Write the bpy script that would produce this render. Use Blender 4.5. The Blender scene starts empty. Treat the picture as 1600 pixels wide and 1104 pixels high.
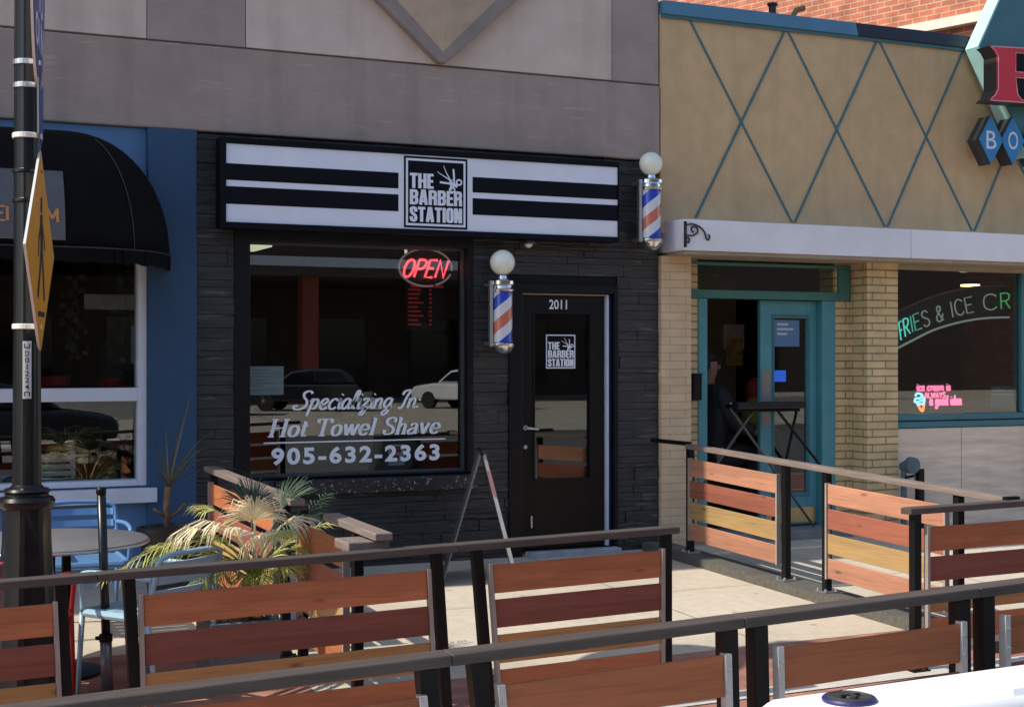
import bpy, math, random
from mathutils import Vector, Matrix, Quaternion
random.seed(7)
S = bpy.context.scene
R = math.radians
# ------------------------------------------------------------------ camera, sky, sun, exposure
F_PX = 2280.0; YAW = R(24.6); PITCH = math.atan2(8, F_PX)
CAM = Vector((0, -10.92, 1.64))
cd = bpy.data.cameras.new('camera'); cam = bpy.data.objects.new('camera', cd); S.collection.objects.link(cam)
cam.location = CAM; cam.rotation_euler = (math.pi/2 + PITCH, 0, -YAW)
cd.sensor_width = 36; cd.lens = 36*F_PX/1600; cd.clip_end = 500; cd.clip_start = 0.05
S.camera = cam
SUN_TRAVEL = Vector((0.94, -0.05, -1.0)).normalized()
w = bpy.data.worlds.new('World'); S.world = w; w.use_nodes = True
nt = w.node_tree; sky = nt.nodes.new('ShaderNodeTexSky'); sky.sky_type = 'NISHITA'; sky.sun_disc = False
sky.sun_elevation = math.asin(-SUN_TRAVEL.z); sky.sun_rotation = math.atan2(-SUN_TRAVEL.x, -SUN_TRAVEL.y)
sky.air_density = 1.0; sky.dust_density = 1.0; sky.ozone_density = 1.0
nt.links.new(sky.outputs[0], nt.nodes['Background'].inputs[0]); nt.nodes['Background'].inputs[1].default_value = 0.15
sl = bpy.data.lights.new('sun', 'SUN'); sl.energy = 3.7; sl.angle = R(0.5); sl.color = (1.0, 0.93, 0.82)
so = bpy.data.objects.new('sun', sl); S.collection.objects.link(so)
so.rotation_euler = SUN_TRAVEL.to_track_quat('-Z', 'Y').to_euler(); so.location = (-8, 2, 12)
S.view_settings.view_transform = 'Standard'; S.view_settings.look = 'None'
S.view_settings.exposure = 0.49; S.view_settings.gamma = 1.0
S.cycles.max_bounces = 8; S.cycles.transparent_max_bounces = 12

# ------------------------------------------------------------------ measuring: pixel of the photograph -> point on a plane
def _ray(x, y):
    a = (x-800)/F_PX; b = (552-y)/F_PX
    return cam_f + a*cam_r + b*cam_u
cam_f = Vector((math.sin(YAW)*math.cos(PITCH), math.cos(YAW)*math.cos(PITCH), math.sin(PITCH)))
cam_r = Vector((math.cos(YAW), -math.sin(YAW), 0))
cam_u = cam_r.cross(cam_f)
def pY(x, y, Y):
    d = _ray(x, y); return CAM + d*((Y-CAM.y)/d.y)
def pX(x, y, X):
    d = _ray(x, y); return CAM + d*((X-CAM.x)/d.x)
def gz(X, Y):
    t = min(max(-Y/4.3, 0), 1.6)
    return 0.035*Y + (0.022*(max(X, -6)-3.95) if X < 3.95 else 0.008*(min(X, 14)-3.95))*t
def pG(x, y):
    d = _ray(x, y); Z = 0.0
    for _ in range(12):
        p = CAM + d*((Z-CAM.z)/d.z); Z = gz(p.x, p.y)
    return p
# ------------------------------------------------------------------ materials
MATS = {}
def mat(name, col, rough=0.6, metal=0.0, var=0.0, vscale=6.0, bump=0.0, bscale=60.0, stretch=(1,1,1), spec=0.5, emit=None, estr=0.0, coat=0.0, var2=0.0, v2scale=1.2, objvar=0.0, streak=0.0, fleck=0.0, spots=0.0, spscale=7.0, knots=0.0, transl=0.0, speck=0.0):
    if name in MATS: return MATS[name]
    m = bpy.data.materials.new(name); m.use_nodes = True; t = m.node_tree; N = t.nodes; L = t.links
    b = N['Principled BSDF']; b.inputs['Roughness'].default_value = rough; b.inputs['Metallic'].default_value = metal
    b.inputs['Specular IOR Level'].default_value = spec; b.inputs['Coat Weight'].default_value = coat
    c4 = (*col, 1); b.inputs['Base Color'].default_value = c4
    if emit: b.inputs['Emission Color'].default_value = (*emit, 1); b.inputs['Emission Strength'].default_value = estr
    tc = N.new('ShaderNodeTexCoord'); mp = N.new('ShaderNodeMapping'); mp.inputs['Scale'].default_value = stretch
    L.new(tc.outputs['Object'], mp.inputs[0])
    out = None
    def layer(prev, amount, scale, detail):
        n = N.new('ShaderNodeTexNoise'); n.inputs['Scale'].default_value = scale; n.inputs['Detail'].default_value = detail
        L.new(mp.outputs[0], n.inputs['Vector'])
        mr = N.new('ShaderNodeMapRange'); mr.inputs['From Min'].default_value = .28; mr.inputs['From Max'].default_value = .72
        mr.inputs['To Min'].default_value = 1-amount; mr.inputs['To Max'].default_value = 1+amount
        L.new(n.outputs['Fac'], mr.inputs['Value'])
        mx = N.new('ShaderNodeMix'); mx.data_type = 'RGBA'; mx.blend_type = 'MULTIPLY'; mx.inputs['Factor'].default_value = 1
        if prev: L.new(prev, mx.inputs['A'])
        else: mx.inputs['A'].default_value = c4
        L.new(mr.outputs[0], mx.inputs['B']); return mx.outputs['Result']
    if var: out = layer(out, var, vscale, 6)
    if var2: out = layer(out, var2, v2scale, 3)
    def masked(prev, fac_socket, col):
        mx = N.new('ShaderNodeMix'); mx.data_type = 'RGBA'; L.new(fac_socket, mx.inputs['Factor'])
        if prev: L.new(prev, mx.inputs['A'])
        else: mx.inputs['A'].default_value = c4
        mx.inputs['B'].default_value = (*col, 1); return mx.outputs['Result']
    def ranged(sock, a, b_, t0, t1):
        mr = N.new('ShaderNodeMapRange'); mr.inputs['From Min'].default_value = a; mr.inputs['From Max'].default_value = b_; mr.inputs['To Min'].default_value = t0; mr.inputs['To Max'].default_value = t1
        L.new(sock, mr.inputs['Value']); return mr.outputs[0]
    def noise_at(scale3, detail=5, sc=1.0):
        m2 = N.new('ShaderNodeMapping'); m2.inputs['Scale'].default_value = scale3; L.new(tc.outputs['Object'], m2.inputs[0])
        n = N.new('ShaderNodeTexNoise'); n.inputs['Scale'].default_value = sc; n.inputs['Detail'].default_value = detail; L.new(m2.outputs[0], n.inputs['Vector']); return n.outputs['Fac']
    if streak: out = masked(out, ranged(noise_at((4.5, 4.5, .30), 7), .52, .74, 0, streak), tuple(c*.45 for c in col))
    if fleck: out = masked(out, ranged(noise_at((2.6, 2.6, 24), 6), .60, .68, 0, fleck), tuple(min(1, c*1.5+.05) for c in col))
    if spots:
        vo = N.new('ShaderNodeTexVoronoi'); vo.inputs['Scale'].default_value = spscale; L.new(tc.outputs['Object'], vo.inputs['Vector'])
        out = masked(out, ranged(vo.outputs['Distance'], .05, .12, spots, 0), tuple(c*.35 for c in col))
        out = masked(out, ranged(noise_at((1.1, 1.1, 1.1), 8), .54, .70, 0, spots*.8), tuple(c*.62 for c in col))
        out = masked(out, ranged(noise_at((60, 60, 60), 3), .55, .72, 0, spots*.7), tuple(c*.6 for c in col))
    if speck: out = masked(out, ranged(noise_at((45, 45, 45), 2), .62, .70, 0, speck), (.55,.48,.42))
    if knots:
        m2 = N.new('ShaderNodeMapping'); m2.inputs['Scale'].default_value = (1.6, 1.0, 6.0); L.new(tc.outputs['Object'], m2.inputs[0])
        vo = N.new('ShaderNodeTexVoronoi'); vo.inputs['Scale'].default_value = 1.5; L.new(m2.outputs[0], vo.inputs['Vector'])
        out = masked(out, ranged(vo.outputs['Distance'], .04, .13, knots, 0), tuple(c*.25 for c in col))
        out = masked(out, ranged(noise_at((3.0, 30, 55), 5), .56, .70, 0, .38), tuple(c*.5 for c in col))
    if objvar:
        oi = N.new('ShaderNodeObjectInfo'); hs = N.new('ShaderNodeHueSaturation')
        mr = N.new('ShaderNodeMapRange'); mr.inputs['To Min'].default_value = 1-objvar; mr.inputs['To Max'].default_value = 1+objvar
        L.new(oi.outputs['Random'], mr.inputs['Value']); L.new(mr.outputs[0], hs.inputs['Value'])
        if out: L.new(out, hs.inputs['Color'])
        else: hs.inputs['Color'].default_value = c4
        out = hs.outputs[0]
    if out: L.new(out, b.inputs['Base Color'])
    if bump:
        n = N.new('ShaderNodeTexNoise'); n.inputs['Scale'].default_value = bscale; n.inputs['Detail'].default_value = 8
        L.new(mp.outputs[0], n.inputs['Vector'])
        bp = N.new('ShaderNodeBump'); bp.inputs['Strength'].default_value = bump; bp.inputs['Distance'].default_value = .01
        L.new(n.outputs['Fac'], bp.inputs['Height']); L.new(bp.outputs[0], b.inputs['Normal'])
    if transl:
        tb = N.new('ShaderNodeBsdfTranslucent'); ms = N.new('ShaderNodeMixShader'); ms.inputs[0].default_value = transl
        if out: L.new(out, tb.inputs[0])
        else: tb.inputs[0].default_value = c4
        L.new(b.outputs[0], ms.inputs[1]); L.new(tb.outputs[0], ms.inputs[2]); L.new(ms.outputs[0], N['Material Output'].inputs[0])
    MATS[name] = m; return m
def brick_mat(name, c1, c2, mortar, bw, bh, mort=.008, axis='x', rough=.85, bump=.6, var=.25):
    m = bpy.data.materials.new(name); m.use_nodes = True; t = m.node_tree; N = t.nodes; L = t.links; b = N['Principled BSDF']
    b.inputs['Roughness'].default_value = rough
    tc = N.new('ShaderNodeTexCoord'); sp = N.new('ShaderNodeSeparateXYZ'); cb = N.new('ShaderNodeCombineXYZ')
    L.new(tc.outputs['Object'], sp.inputs[0])
    if axis == 'xy': L.new(sp.outputs['X'], cb.inputs[0]); L.new(sp.outputs['Y'], cb.inputs[1])
    else:
        ad = N.new('ShaderNodeMath'); ad.operation = 'ADD'
        L.new(sp.outputs['X'], ad.inputs[0]); L.new(sp.outputs['Y'], ad.inputs[1])
        L.new(ad.outputs[0], cb.inputs[0]); L.new(sp.outputs['Z'], cb.inputs[1])
    nz = N.new('ShaderNodeTexNoise'); nz.inputs['Scale'].default_value = 9; nz.inputs['Detail'].default_value = 5
    L.new(tc.outputs['Object'], nz.inputs['Vector'])
    ml = N.new('ShaderNodeVectorMath'); ml.operation = 'MULTIPLY_ADD'; ml.inputs[1].default_value = (.008, .008, 0)
    L.new(nz.outputs['Color'], ml.inputs[0]); L.new(cb.outputs[0], ml.inputs[2])
    br = N.new('ShaderNodeTexBrick'); br.inputs['Scale'].default_value = 1; br.inputs['Brick Width'].default_value = bw; br.inputs['Row Height'].default_value = bh
    br.inputs['Mortar Size'].default_value = mort; br.inputs['Mortar Smooth'].default_value = .15; br.inputs['Bias'].default_value = 0
    br.inputs['Color1'].default_value = (*c1, 1); br.inputs['Color2'].default_value = (*c2, 1); br.inputs['Mortar'].default_value = (*mortar, 1)
    L.new(ml.outputs[0], br.inputs['Vector'])
    n2 = N.new('ShaderNodeTexNoise'); n2.inputs['Scale'].default_value = 5; n2.inputs['Detail'].default_value = 8; L.new(tc.outputs['Object'], n2.inputs['Vector'])
    mr = N.new('ShaderNodeMapRange'); mr.inputs['From Min'].default_value = .3; mr.inputs['From Max'].default_value = .7; mr.inputs['To Min'].default_value = 1-var; mr.inputs['To Max'].default_value = 1+var
    L.new(n2.outputs['Fac'], mr.inputs['Value'])
    mx = N.new('ShaderNodeMix'); mx.data_type = 'RGBA'; mx.blend_type = 'MULTIPLY'; mx.inputs['Factor'].default_value = 1
    L.new(br.outputs['Color'], mx.inputs['A']); L.new(mr.outputs[0], mx.inputs['B']); L.new(mx.outputs['Result'], b.inputs['Base Color'])
    n3 = N.new('ShaderNodeTexNoise'); n3.inputs['Scale'].default_value = 70; n3.inputs['Detail'].default_value = 6; L.new(tc.outputs['Object'], n3.inputs['Vector'])
    h = N.new('ShaderNodeMath'); h.operation = 'MULTIPLY_ADD'; h.inputs[1].default_value = -1.0
    hm = N.new('ShaderNodeMath'); hm.operation = 'MULTIPLY'; hm.inputs[1].default_value = .35
    L.new(n3.outputs['Fac'], hm.inputs[0]); L.new(br.outputs['Fac'], h.inputs[0]); L.new(hm.outputs[0], h.inputs[2])
    bp = N.new('ShaderNodeBump'); bp.inputs['Strength'].default_value = bump; bp.inputs['Distance'].default_value = .008
    L.new(h.outputs[0], bp.inputs['Height']); L.new(bp.outputs[0], b.inputs['Normal'])
    MATS[name] = m; return m
def glass_mat(name, base=.05, tint=(1,1,1), rough=0.0):
    m = bpy.data.materials.new(name); m.use_nodes = True; t = m.node_tree; N = t.nodes; L = t.links
    for n in list(N): N.remove(n)
    o = N.new('ShaderNodeOutputMaterial'); mx = N.new('ShaderNodeMixShader'); tr = N.new('ShaderNodeBsdfTransparent'); gl = N.new('ShaderNodeBsdfGlossy')
    tr.inputs[0].default_value = (*tint, 1); gl.inputs['Roughness'].default_value = rough
    lw = N.new('ShaderNodeLayerWeight'); pw = N.new('ShaderNodeMath'); pw.operation = 'POWER'; pw.inputs[1].default_value = 4
    ma = N.new('ShaderNodeMath'); ma.operation = 'MULTIPLY_ADD'; ma.inputs[1].default_value = .9; ma.inputs[2].default_value = base
    lw.inputs['Blend'].default_value = .5
    L.new(lw.outputs['Facing'], pw.inputs[0]); L.new(pw.outputs[0], ma.inputs[0]); L.new(ma.outputs[0], mx.inputs[0])
    L.new(tr.outputs[0], mx.inputs[1]); L.new(gl.outputs[0], mx.inputs[2]); L.new(mx.outputs[0], o.inputs[0])
    MATS[name] = m; return m
def wood(name, c, streak=.12): return mat(name, c, rough=.66, var=streak, vscale=5, stretch=(.7, 9, 9), bump=.25, bscale=18, var2=.20, v2scale=.9, objvar=.13, spec=.3, knots=.85)
M = dict(
 fascia=mat('painted_concrete', (.36,.285,.25), .85, var=.08, vscale=5, bump=.35, bscale=60, streak=.35, fleck=.28, var2=.09, v2scale=.8),
 panel=mat('light_concrete', (.60,.49,.42), .88, streak=.30, fleck=.12, var=.08, vscale=4, bump=.3, bscale=50, var2=.10, v2scale=.7),
 panel2=mat('mauve_concrete', (.37,.30,.27), .88, streak=.30, fleck=.15, var=.08, vscale=4, bump=.3, bscale=50, var2=.10, v2scale=.7),
 ornf=mat('tan_stone', (.47,.37,.275), .85, var=.12, vscale=7, bump=.3, bscale=60),
 ornb=mat('brown_stone', (.285,.235,.215), .85, var=.12, vscale=7, bump=.3, bscale=60),
 stone=mat('black_stacked_stone', (.021,.0195,.0195), .45, fleck=1.0, var=.6, vscale=14, bump=1.0, bscale=38, stretch=(.30,1,2.4), spec=.6),
 stoneb=mat('black_stone_backing', (.006,.006,.007), .9),
 blkframe=mat('black_painted_frame', (.006,.006,.008), .42, var=.2, vscale=12, spec=.25),
 blkmetal=mat('black_powder_coat', (.006,.006,.0065), .45, var=.25, vscale=18, bump=.05, bscale=150, spec=.22),
 blkgloss=mat('black_gloss_paint', (.007,.007,.008), .3, var=.25, vscale=8, spec=.35, coat=.1),
 rail=mat('weathered_cap_rail', (.070,.054,.045), .6, var=.25, vscale=6, stretch=(.6,8,8), bump=.2, bscale=25),
 railp=mat('sunlit_cap_rail', (.20,.155,.13), .6, var=.25, vscale=6, stretch=(.6,8,8), bump=.2, bscale=25),  # paler copy of the cap rail, sunlight on its top put into the colour
 w_red=wood('red_stained_wood', (.40,.135,.055)), w_dark=wood('dark_red_stained_wood', (.225,.07,.045)), w_och=wood('ochre_stained_wood', (.35,.175,.06)),
 w_sal=wood('salmon_stained_wood', (.44,.205,.125)), w_brk=wood('brick_red_stained_wood', (.30,.10,.062)), w_tan=wood('tan_stained_wood', (.42,.265,.11)),
 brk=mat('grey_angle_bracket', (.31,.265,.22), .5, var=.15), brkw=mat('galvanised_bracket', (.50,.48,.46), .38, metal=.25, var=.12, vscale=20),
 white=mat('white_paint', (.78,.78,.78), .5, var=.05, vscale=8, var2=.05),
 signw=mat('white_sign_face', (.78,.82,.92), .35, var=.03, var2=.04, v2scale=.9), signb=mat('black_sign_vinyl', (.004,.004,.008), .5, spec=.15),
 vinyl=mat('white_vinyl', (.86,.88,.93), .5),
 chrome=mat('brushed_chrome', (.72,.74,.76), .18, metal=1.0, var=.08, vscale=10), silver=mat('dull_silver', (.55,.56,.56), .35, metal=.9),
 globe=mat('milky_glass_globe', (.90,.90,.76), .22, spec=.5, coat=.3),
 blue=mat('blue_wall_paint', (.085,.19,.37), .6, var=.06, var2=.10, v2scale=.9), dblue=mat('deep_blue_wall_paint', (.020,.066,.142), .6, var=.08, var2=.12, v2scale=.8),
 trim=mat('white_window_trim', (.62,.66,.75), .5, var=.06, vscale=7),
 awn=mat('black_awning_canvas', (.0035,.0035,.004), .8, spec=.12, var=.25, vscale=3, bump=.5, bscale=5, stretch=(.5,.5,2)), awng=mat('grey_sign_patch', (.10,.10,.105), .6, var=.12), orange=mat('orange_sign_paint', (.55,.24,.08), .6, var=.1, vscale=20),
 stucco=mat('tan_stucco', (.60,.42,.23), .92, streak=.28, var=.08, vscale=6, bump=.5, bscale=130, var2=.09, v2scale=.6),
 teal=mat('teal_paint', (.05,.17,.20), .5, var=.10, vscale=7, var2=.1), teall=mat('light_teal_paint', (.085,.29,.33), .45, var=.08, vscale=7, var2=.07),
 tealg=mat('green_teal_paint', (.05,.18,.155), .5, var=.1), lat=mat('teal_lattice_strip', (.055,.16,.185), .6, var=.12, vscale=15),
 corn=mat('blue_metal_flashing', (.075,.21,.34), .5, var=.08, vscale=4), cornd=mat('navy_shade_and_vent', (.006,.010,.030), .4),
 canopy=mat('white_canopy_metal', (.80,.79,.82), .45, var=.05, vscale=3, var2=.06), soffit=mat('beige_soffit', (.36,.30,.22), .7, var=.12),
 travert=mat('travertine_panel', (.72,.58,.45), .6, streak=.25, var=.18, vscale=3.5, stretch=(.7,1,6), bump=.15, bscale=20, var2=.10),
 teal_sunlit=mat('sunlit_teal_paint', (.42,.72,.69), .5, var=.08), redl=mat('red_sign_letter', (.62,.014,.03), .35, var=.05), sblue=mat('blue_sign_face', (.02,.21,.48), .4, var=.06), dgrey=mat('dark_sign_metal', (.028,.03,.034), .45, var=.2),
 brass=mat('worn_brass_plate', (.55,.42,.20), .35, metal=.7, var=.15), plate=mat('dull_push_plate', (.28,.25,.22), .4, metal=.6),
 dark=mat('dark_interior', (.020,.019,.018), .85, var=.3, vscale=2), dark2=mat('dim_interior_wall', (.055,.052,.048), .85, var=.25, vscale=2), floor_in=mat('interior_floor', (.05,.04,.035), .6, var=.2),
 paper=mat('notice_paper', (.55,.62,.66), .7, var=.05), red=mat('red_plastic', (.55,.02,.02), .4, var=.08), redcl=mat('red_gloss', (.40,.02,.015), .3),
 chairb=mat('pale_blue_metal', (.30,.46,.55), .4, var=.06), chaird=mat('mid_blue_metal', (.10,.22,.42), .4, var=.06), table=mat('grey_table_top', (.17,.165,.165), .4, var=.08),
 planter=mat('grey_fibre_planter', (.16,.165,.165), .75, var=.12, vscale=8), soil=mat('mulch', (.05,.032,.022), .95, var=.5, vscale=30, bump=1, bscale=80), pot=mat('black_plastic_pot', (.014,.014,.015), .5, var=.2),
 palmg=mat('green_palm_leaf', (.26,.32,.06), .5, transl=.4, var=.25, vscale=9, objvar=.2), palmy=mat('yellowing_palm_leaf', (.62,.60,.20), .5, transl=.4, var=.22, vscale=9, objvar=.15), palmd=mat('dry_palm_leaf', (.92,.82,.58), .6, transl=.4, var=.22, vscale=9, objvar=.12), palmk=mat('dark_palm_leaf', (.04,.075,.035), .5, var=.25, objvar=.2),
 trunk=mat('fibrous_palm_trunk', (.20,.12,.065), .9, var=.4, vscale=20, bump=.8, bscale=40), dryl=mat('dry_strap_leaf', (.085,.085,.05), .6, var=.3, objvar=.25),
 sidewalk=mat('sidewalk_concrete', (.51,.445,.345), .9, spots=.55, spscale=3.3, var=.08, vscale=14, bump=.25, bscale=90, var2=.11, v2scale=.7), kerb=mat('kerb_concrete', (.50,.47,.41), .88, var=.12, vscale=10, bump=.3, bscale=70, var2=.1),
 asphalt=mat('asphalt', (.13,.125,.115), .92, var=.25, vscale=40, bump=.5, bscale=160, var2=.15), ramp=mat('grey_ramp_timber', (.10,.092,.075), .8, var=.3, vscale=5, stretch=(.7,8,8), bump=.3, bscale=20),
 yellow=mat('amber_sign_sheeting', (.66,.30,.02), .45, var=.06), signedge=mat('aluminium_edge', (.75,.73,.68), .4, metal=.2), bsign=mat('deep_blue_sheeting', (.035,.045,.22), .4, var=.06), bsignl=mat('pale_blue_lettering', (.62,.66,.88), .5),
 plastic=mat('white_barrier_plastic', (.86,.86,.85), .45, var=.03, vscale=5, var2=.03, bump=.06, bscale=30), cap=mat('dark_cap_plastic', (.035,.034,.034), .5, var=.2), capr=mat('blue_cap_ring', (.02,.018,.10), .45),
 iron=mat('grey_blue_pipe_paint', (.075,.115,.155), .45, var=.2), skin=mat('skin', (.33,.17,.115), .55, var=.08), hair=mat('dark_hair', (.012,.010,.009), .6), cloth=mat('dark_clothing', (.014,.014,.016), .85, var=.2),
 lightp=mat('ceiling_light_panel', (.8,.8,.75), .5, emit=(.9,.88,.62), estr=.75), warm=mat('warm_downlight', (.8,.7,.5), .5, emit=(1,.72,.35), estr=3.0),
 neonred=mat('red_neon', (.4,.02,.02), .4, emit=(1,.07,.09), estr=2.2), neonoff=mat('faint_neon_tube', (.45,.48,.46), .3, emit=(.55,.66,.6), estr=.22), neonpink=mat('pink_neon', (.5,.1,.2), .4, emit=(1,.16,.34), estr=1.9), neonhalo=mat('red_plastic_backing', (.35,.03,.05), .5, emit=(1,.05,.1), estr=.25),
 neonblue=mat('blue_neon', (.2,.4,.6), .4, emit=(.25,.65,1), estr=1.9), neonor=mat('orange_neon', (.5,.2,.05), .4, emit=(1,.28,.06), estr=1.7), neonteal=mat('teal_neon', (.1,.5,.4), .4, emit=(.12,.75,.62), estr=.85), neongreen=mat('green_neon', (.1,.4,.15), .4, emit=(.1,.5,.16), estr=.5),
 redled=mat('red_led_text', (.3,.01,.01), .5, emit=(1,.04,.04), estr=.07), wfig=mat('black_ink', (.012,.012,.012), .6), carw=mat('white_car_paint', (.75,.75,.75), .25, coat=.6), cark=mat('dark_car_paint', (.02,.022,.03), .2, coat=.6), tyre=mat('tyre_rubber', (.02,.02,.02), .8), carglass=mat('dark_car_glass', (.01,.012,.014), .05),
 bark=mat('bark', (.10,.075,.05), .9, var=.3, bump=.8, bscale=20), leaf=mat('tree_leaf', (.05,.09,.025), .6, var=.3, objvar=.1), darkbld=mat('brown_cladding', (.09,.07,.06), .8, var=.2), oppwall=mat('red_column_paint', (.30,.06,.035), .7, var=.1), teallit=mat('bluegrey_board', (.13,.18,.23), .6),
)
M['glass'] = glass_mat('shop_glass', .11, (.80,.83,.82)); M['glass2'] = glass_mat('door_glass', .10, (.72,.78,.78)); M['archp'] = mat('dark_green_acrylic', (.008,.016,.014), .3)
M['ybrick'] = brick_mat('buff_brick', (.68,.50,.26), (.60,.44,.22), (.27,.20,.11), .31, .0705, .0075, var=.16)
M['pbrick'] = brick_mat('painted_buff_brick', (.66,.48,.30), (.61,.44,.27), (.48,.35,.21), .31, .0705, .005, var=.12, bump=.45)
M['rbrick'] = brick_mat('red_brick', (.52,.165,.082), (.40,.13,.072), (.52,.36,.25), .215, .076, .008, var=.30)
M['paver'] = brick_mat('clay_pavers', (.36,.165,.115), (.28,.12,.085), (.24,.16,.12), .20, .10, .005, axis='xy', var=.28, bump=.5)
M['oppbrick'] = brick_mat('brown_brick', (.12,.07,.05), (.09,.05,.04), (.12,.1,.09), .22, .08, .01)
# ------------------------------------------------------------------ mesh building
class MB:
    def __init__(s): s.v = []; s.f = []
    def add(s, vs, fs):
        o = len(s.v); s.v += [tuple(v) for v in vs]; s.f += [tuple(i+o for i in f) for f in fs]; return s
    def box(s, x0, x1, y0, y1, z0, z1, m=None):
        vs = [Vector(p) for p in ((x0,y0,z0),(x1,y0,z0),(x1,y1,z0),(x0,y1,z0),(x0,y0,z1),(x1,y0,z1),(x1,y1,z1),(x0,y1,z1))]
        if m: vs = [m @ v for v in vs]
        return s.add(vs, [(0,3,2,1),(4,5,6,7),(0,1,5,4),(1,2,6,5),(2,3,7,6),(3,0,4,7)])
    def hexa(s, p): return s.add(p, [(0,3,2,1),(4,5,6,7),(0,1,5,4),(1,2,6,5),(2,3,7,6),(3,0,4,7)])
    def prism(s, poly, fn, d0, d1):          # poly of (u,v); fn(u,v,d) -> point; counter-clockwise seen from the d0 side
        n = len(poly); vs = [fn(u,v,d0) for u,v in poly] + [fn(u,v,d1) for u,v in poly]
        fs = [tuple(range(n)), tuple(range(2*n-1, n-1, -1))] + [((i+1)%n, i, i+n, (i+1)%n+n) for i in range(n)]
        return s.add(vs, fs)
    def tube(s, pts, r, n=8, closed=False, caps=True):
        pts = [Vector(p) for p in pts]; K = len(pts); rs = r if isinstance(r, (list, tuple)) else [r]*K
        vs = []; up = None
        for i, p in enumerate(pts):
            a = pts[(i-1)%K] if (closed or i > 0) else p; b = pts[(i+1)%K] if (closed or i < K-1) else p
            t = (b-a).normalized() if (b-a).length > 1e-9 else Vector((0,0,1))
            if up is None: up = Vector((0,0,1)) if abs(t.z) < .9 else Vector((1,0,0))
            x = t.cross(up)
            if x.length < 1e-6: x = t.orthogonal()
            x.normalize(); y = x.cross(t).normalized(); up = y
            for k in range(n):
                an = 2*math.pi*k/n; vs.append(p + (x*math.cos(an)+y*math.sin(an))*rs[i])
        fs = []
        for i in range(K if closed else K-1):
            j = (i+1) % K
            for k in range(n): fs.append((i*n+k, i*n+(k+1)%n, j*n+(k+1)%n, j*n+k))
        if caps and not closed: fs += [tuple(range(n-1,-1,-1)), tuple((K-1)*n+k for k in range(n))]
        return s.add(vs, fs)
    def lathe(s, prof, n=24, c=(0,0,0), ax='z', flute=0):
        vs = []; c = Vector(c)
        for r, z in prof:
            for k in range(n):
                a = 2*math.pi*k/n; rr = r*(1-(flute if (k % 4 in (0,1)) else 0))
                q = (rr*math.cos(a), rr*math.sin(a), z)
                if ax == 'y': q = (q[0], q[2], q[1])
                if ax == 'x': q = (q[2], q[0], q[1])
                vs.append(c+Vector(q))
        fs = []
        for i in range(len(prof)-1):
            for k in range(n): fs.append((i*n+k, i*n+(k+1)%n, (i+1)*n+(k+1)%n, (i+1)*n+k))
        fs += [tuple(range(n-1,-1,-1)), tuple((len(prof)-1)*n+k for k in range(n))]
        return s.add(vs, fs)
    def sphere(s, c, r, n=20, m=12, sc=(1,1,1)):
        vs = []; c = Vector(c)
        for i in range(m+1):
            th = math.pi*i/m
            for k in range(n):
                a = 2*math.pi*k/n; vs.append(c+Vector((r*sc[0]*math.sin(th)*math.cos(a), r*sc[1]*math.sin(th)*math.sin(a), r*sc[2]*math.cos(th))))
        return s.add(vs, [(i*n+k, (i+1)*n+k, (i+1)*n+(k+1)%n, i*n+(k+1)%n) for i in range(m) for k in range(n)])
    def ribbon(s, pts, wf, fn, d=0):         # flat stroke of varying width in a plane; fn(u,v,d) -> point
        n = len(pts); L = []; Rr = []
        for i in range(n):
            a = pts[max(i-1,0)]; b = pts[min(i+1,n-1)]; dx, dy = b[0]-a[0], b[1]-a[1]; l = math.hypot(dx,dy) or 1; dx/=l; dy/=l
            ww = wf(dx,dy)/2; L.append(fn(pts[i][0]-dy*ww, pts[i][1]+dx*ww, d)); Rr.append(fn(pts[i][0]+dy*ww, pts[i][1]-dx*ww, d))
        return s.add(L+Rr, [(i, n+i, n+i+1, i+1) for i in range(n-1)])
COL = S.collection
def obj(name, mb, m, parent=None, smooth=False, bevel=0.0, off=True, recalc=True):
    me = bpy.data.meshes.new(name); me.from_pydata([tuple(v) for v in mb.v], [], mb.f); me.validate()
    if recalc:
        import bmesh
        b = bmesh.new(); b.from_mesh(me); bmesh.ops.recalc_face_normals(b, faces=b.faces); b.to_mesh(me); b.free()
    me.materials.append(m)
    if smooth:
        for p in me.polygons: p.use_smooth = True
    o = bpy.data.objects.new(name, me); COL.objects.link(o)
    if parent:
        o.parent = parent
        if off and parent.type == 'EMPTY' and parent.get('_world'): o.matrix_parent_inverse = Matrix.Translation(-parent.location)
    if bevel:
        md = o.modifiers.new('bevel', 'BEVEL'); md.width = bevel; md.segments = 2; md.limit_method = 'ANGLE'; md.angle_limit = R(40)
    if smooth and not bevel:
        pass
    return o
def autosmooth(o, ang=40):
    for p in o.data.polygons: p.use_smooth = True
    try: o.data.set_sharp_from_angle(angle=R(ang))
    except Exception: pass
    return o
def thing(name, label, cat, loc=(0,0,0), rotz=0, group=None, world=True):
    o = bpy.data.objects.new(name, None); o.empty_display_size = .1; COL.objects.link(o)
    o.location = loc; o.rotation_euler = (0,0,rotz); o['label'] = label; o['category'] = cat
    if world: o['_world'] = 1
    if group: o['group'] = group
    return o
def tag(o, label, cat, group=None):
    o['label'] = label; o['category'] = cat
    if group: o['group'] = group
    return o
def struct(o): o['kind'] = 'structure'; return o
def bx(*a): return MB().box(*a)
def fac(Y):                                   # facade-parallel plane: (u right, v up, d towards the street)
    return lambda u, v, d=0: Vector((u, Y-d, v))
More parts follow.
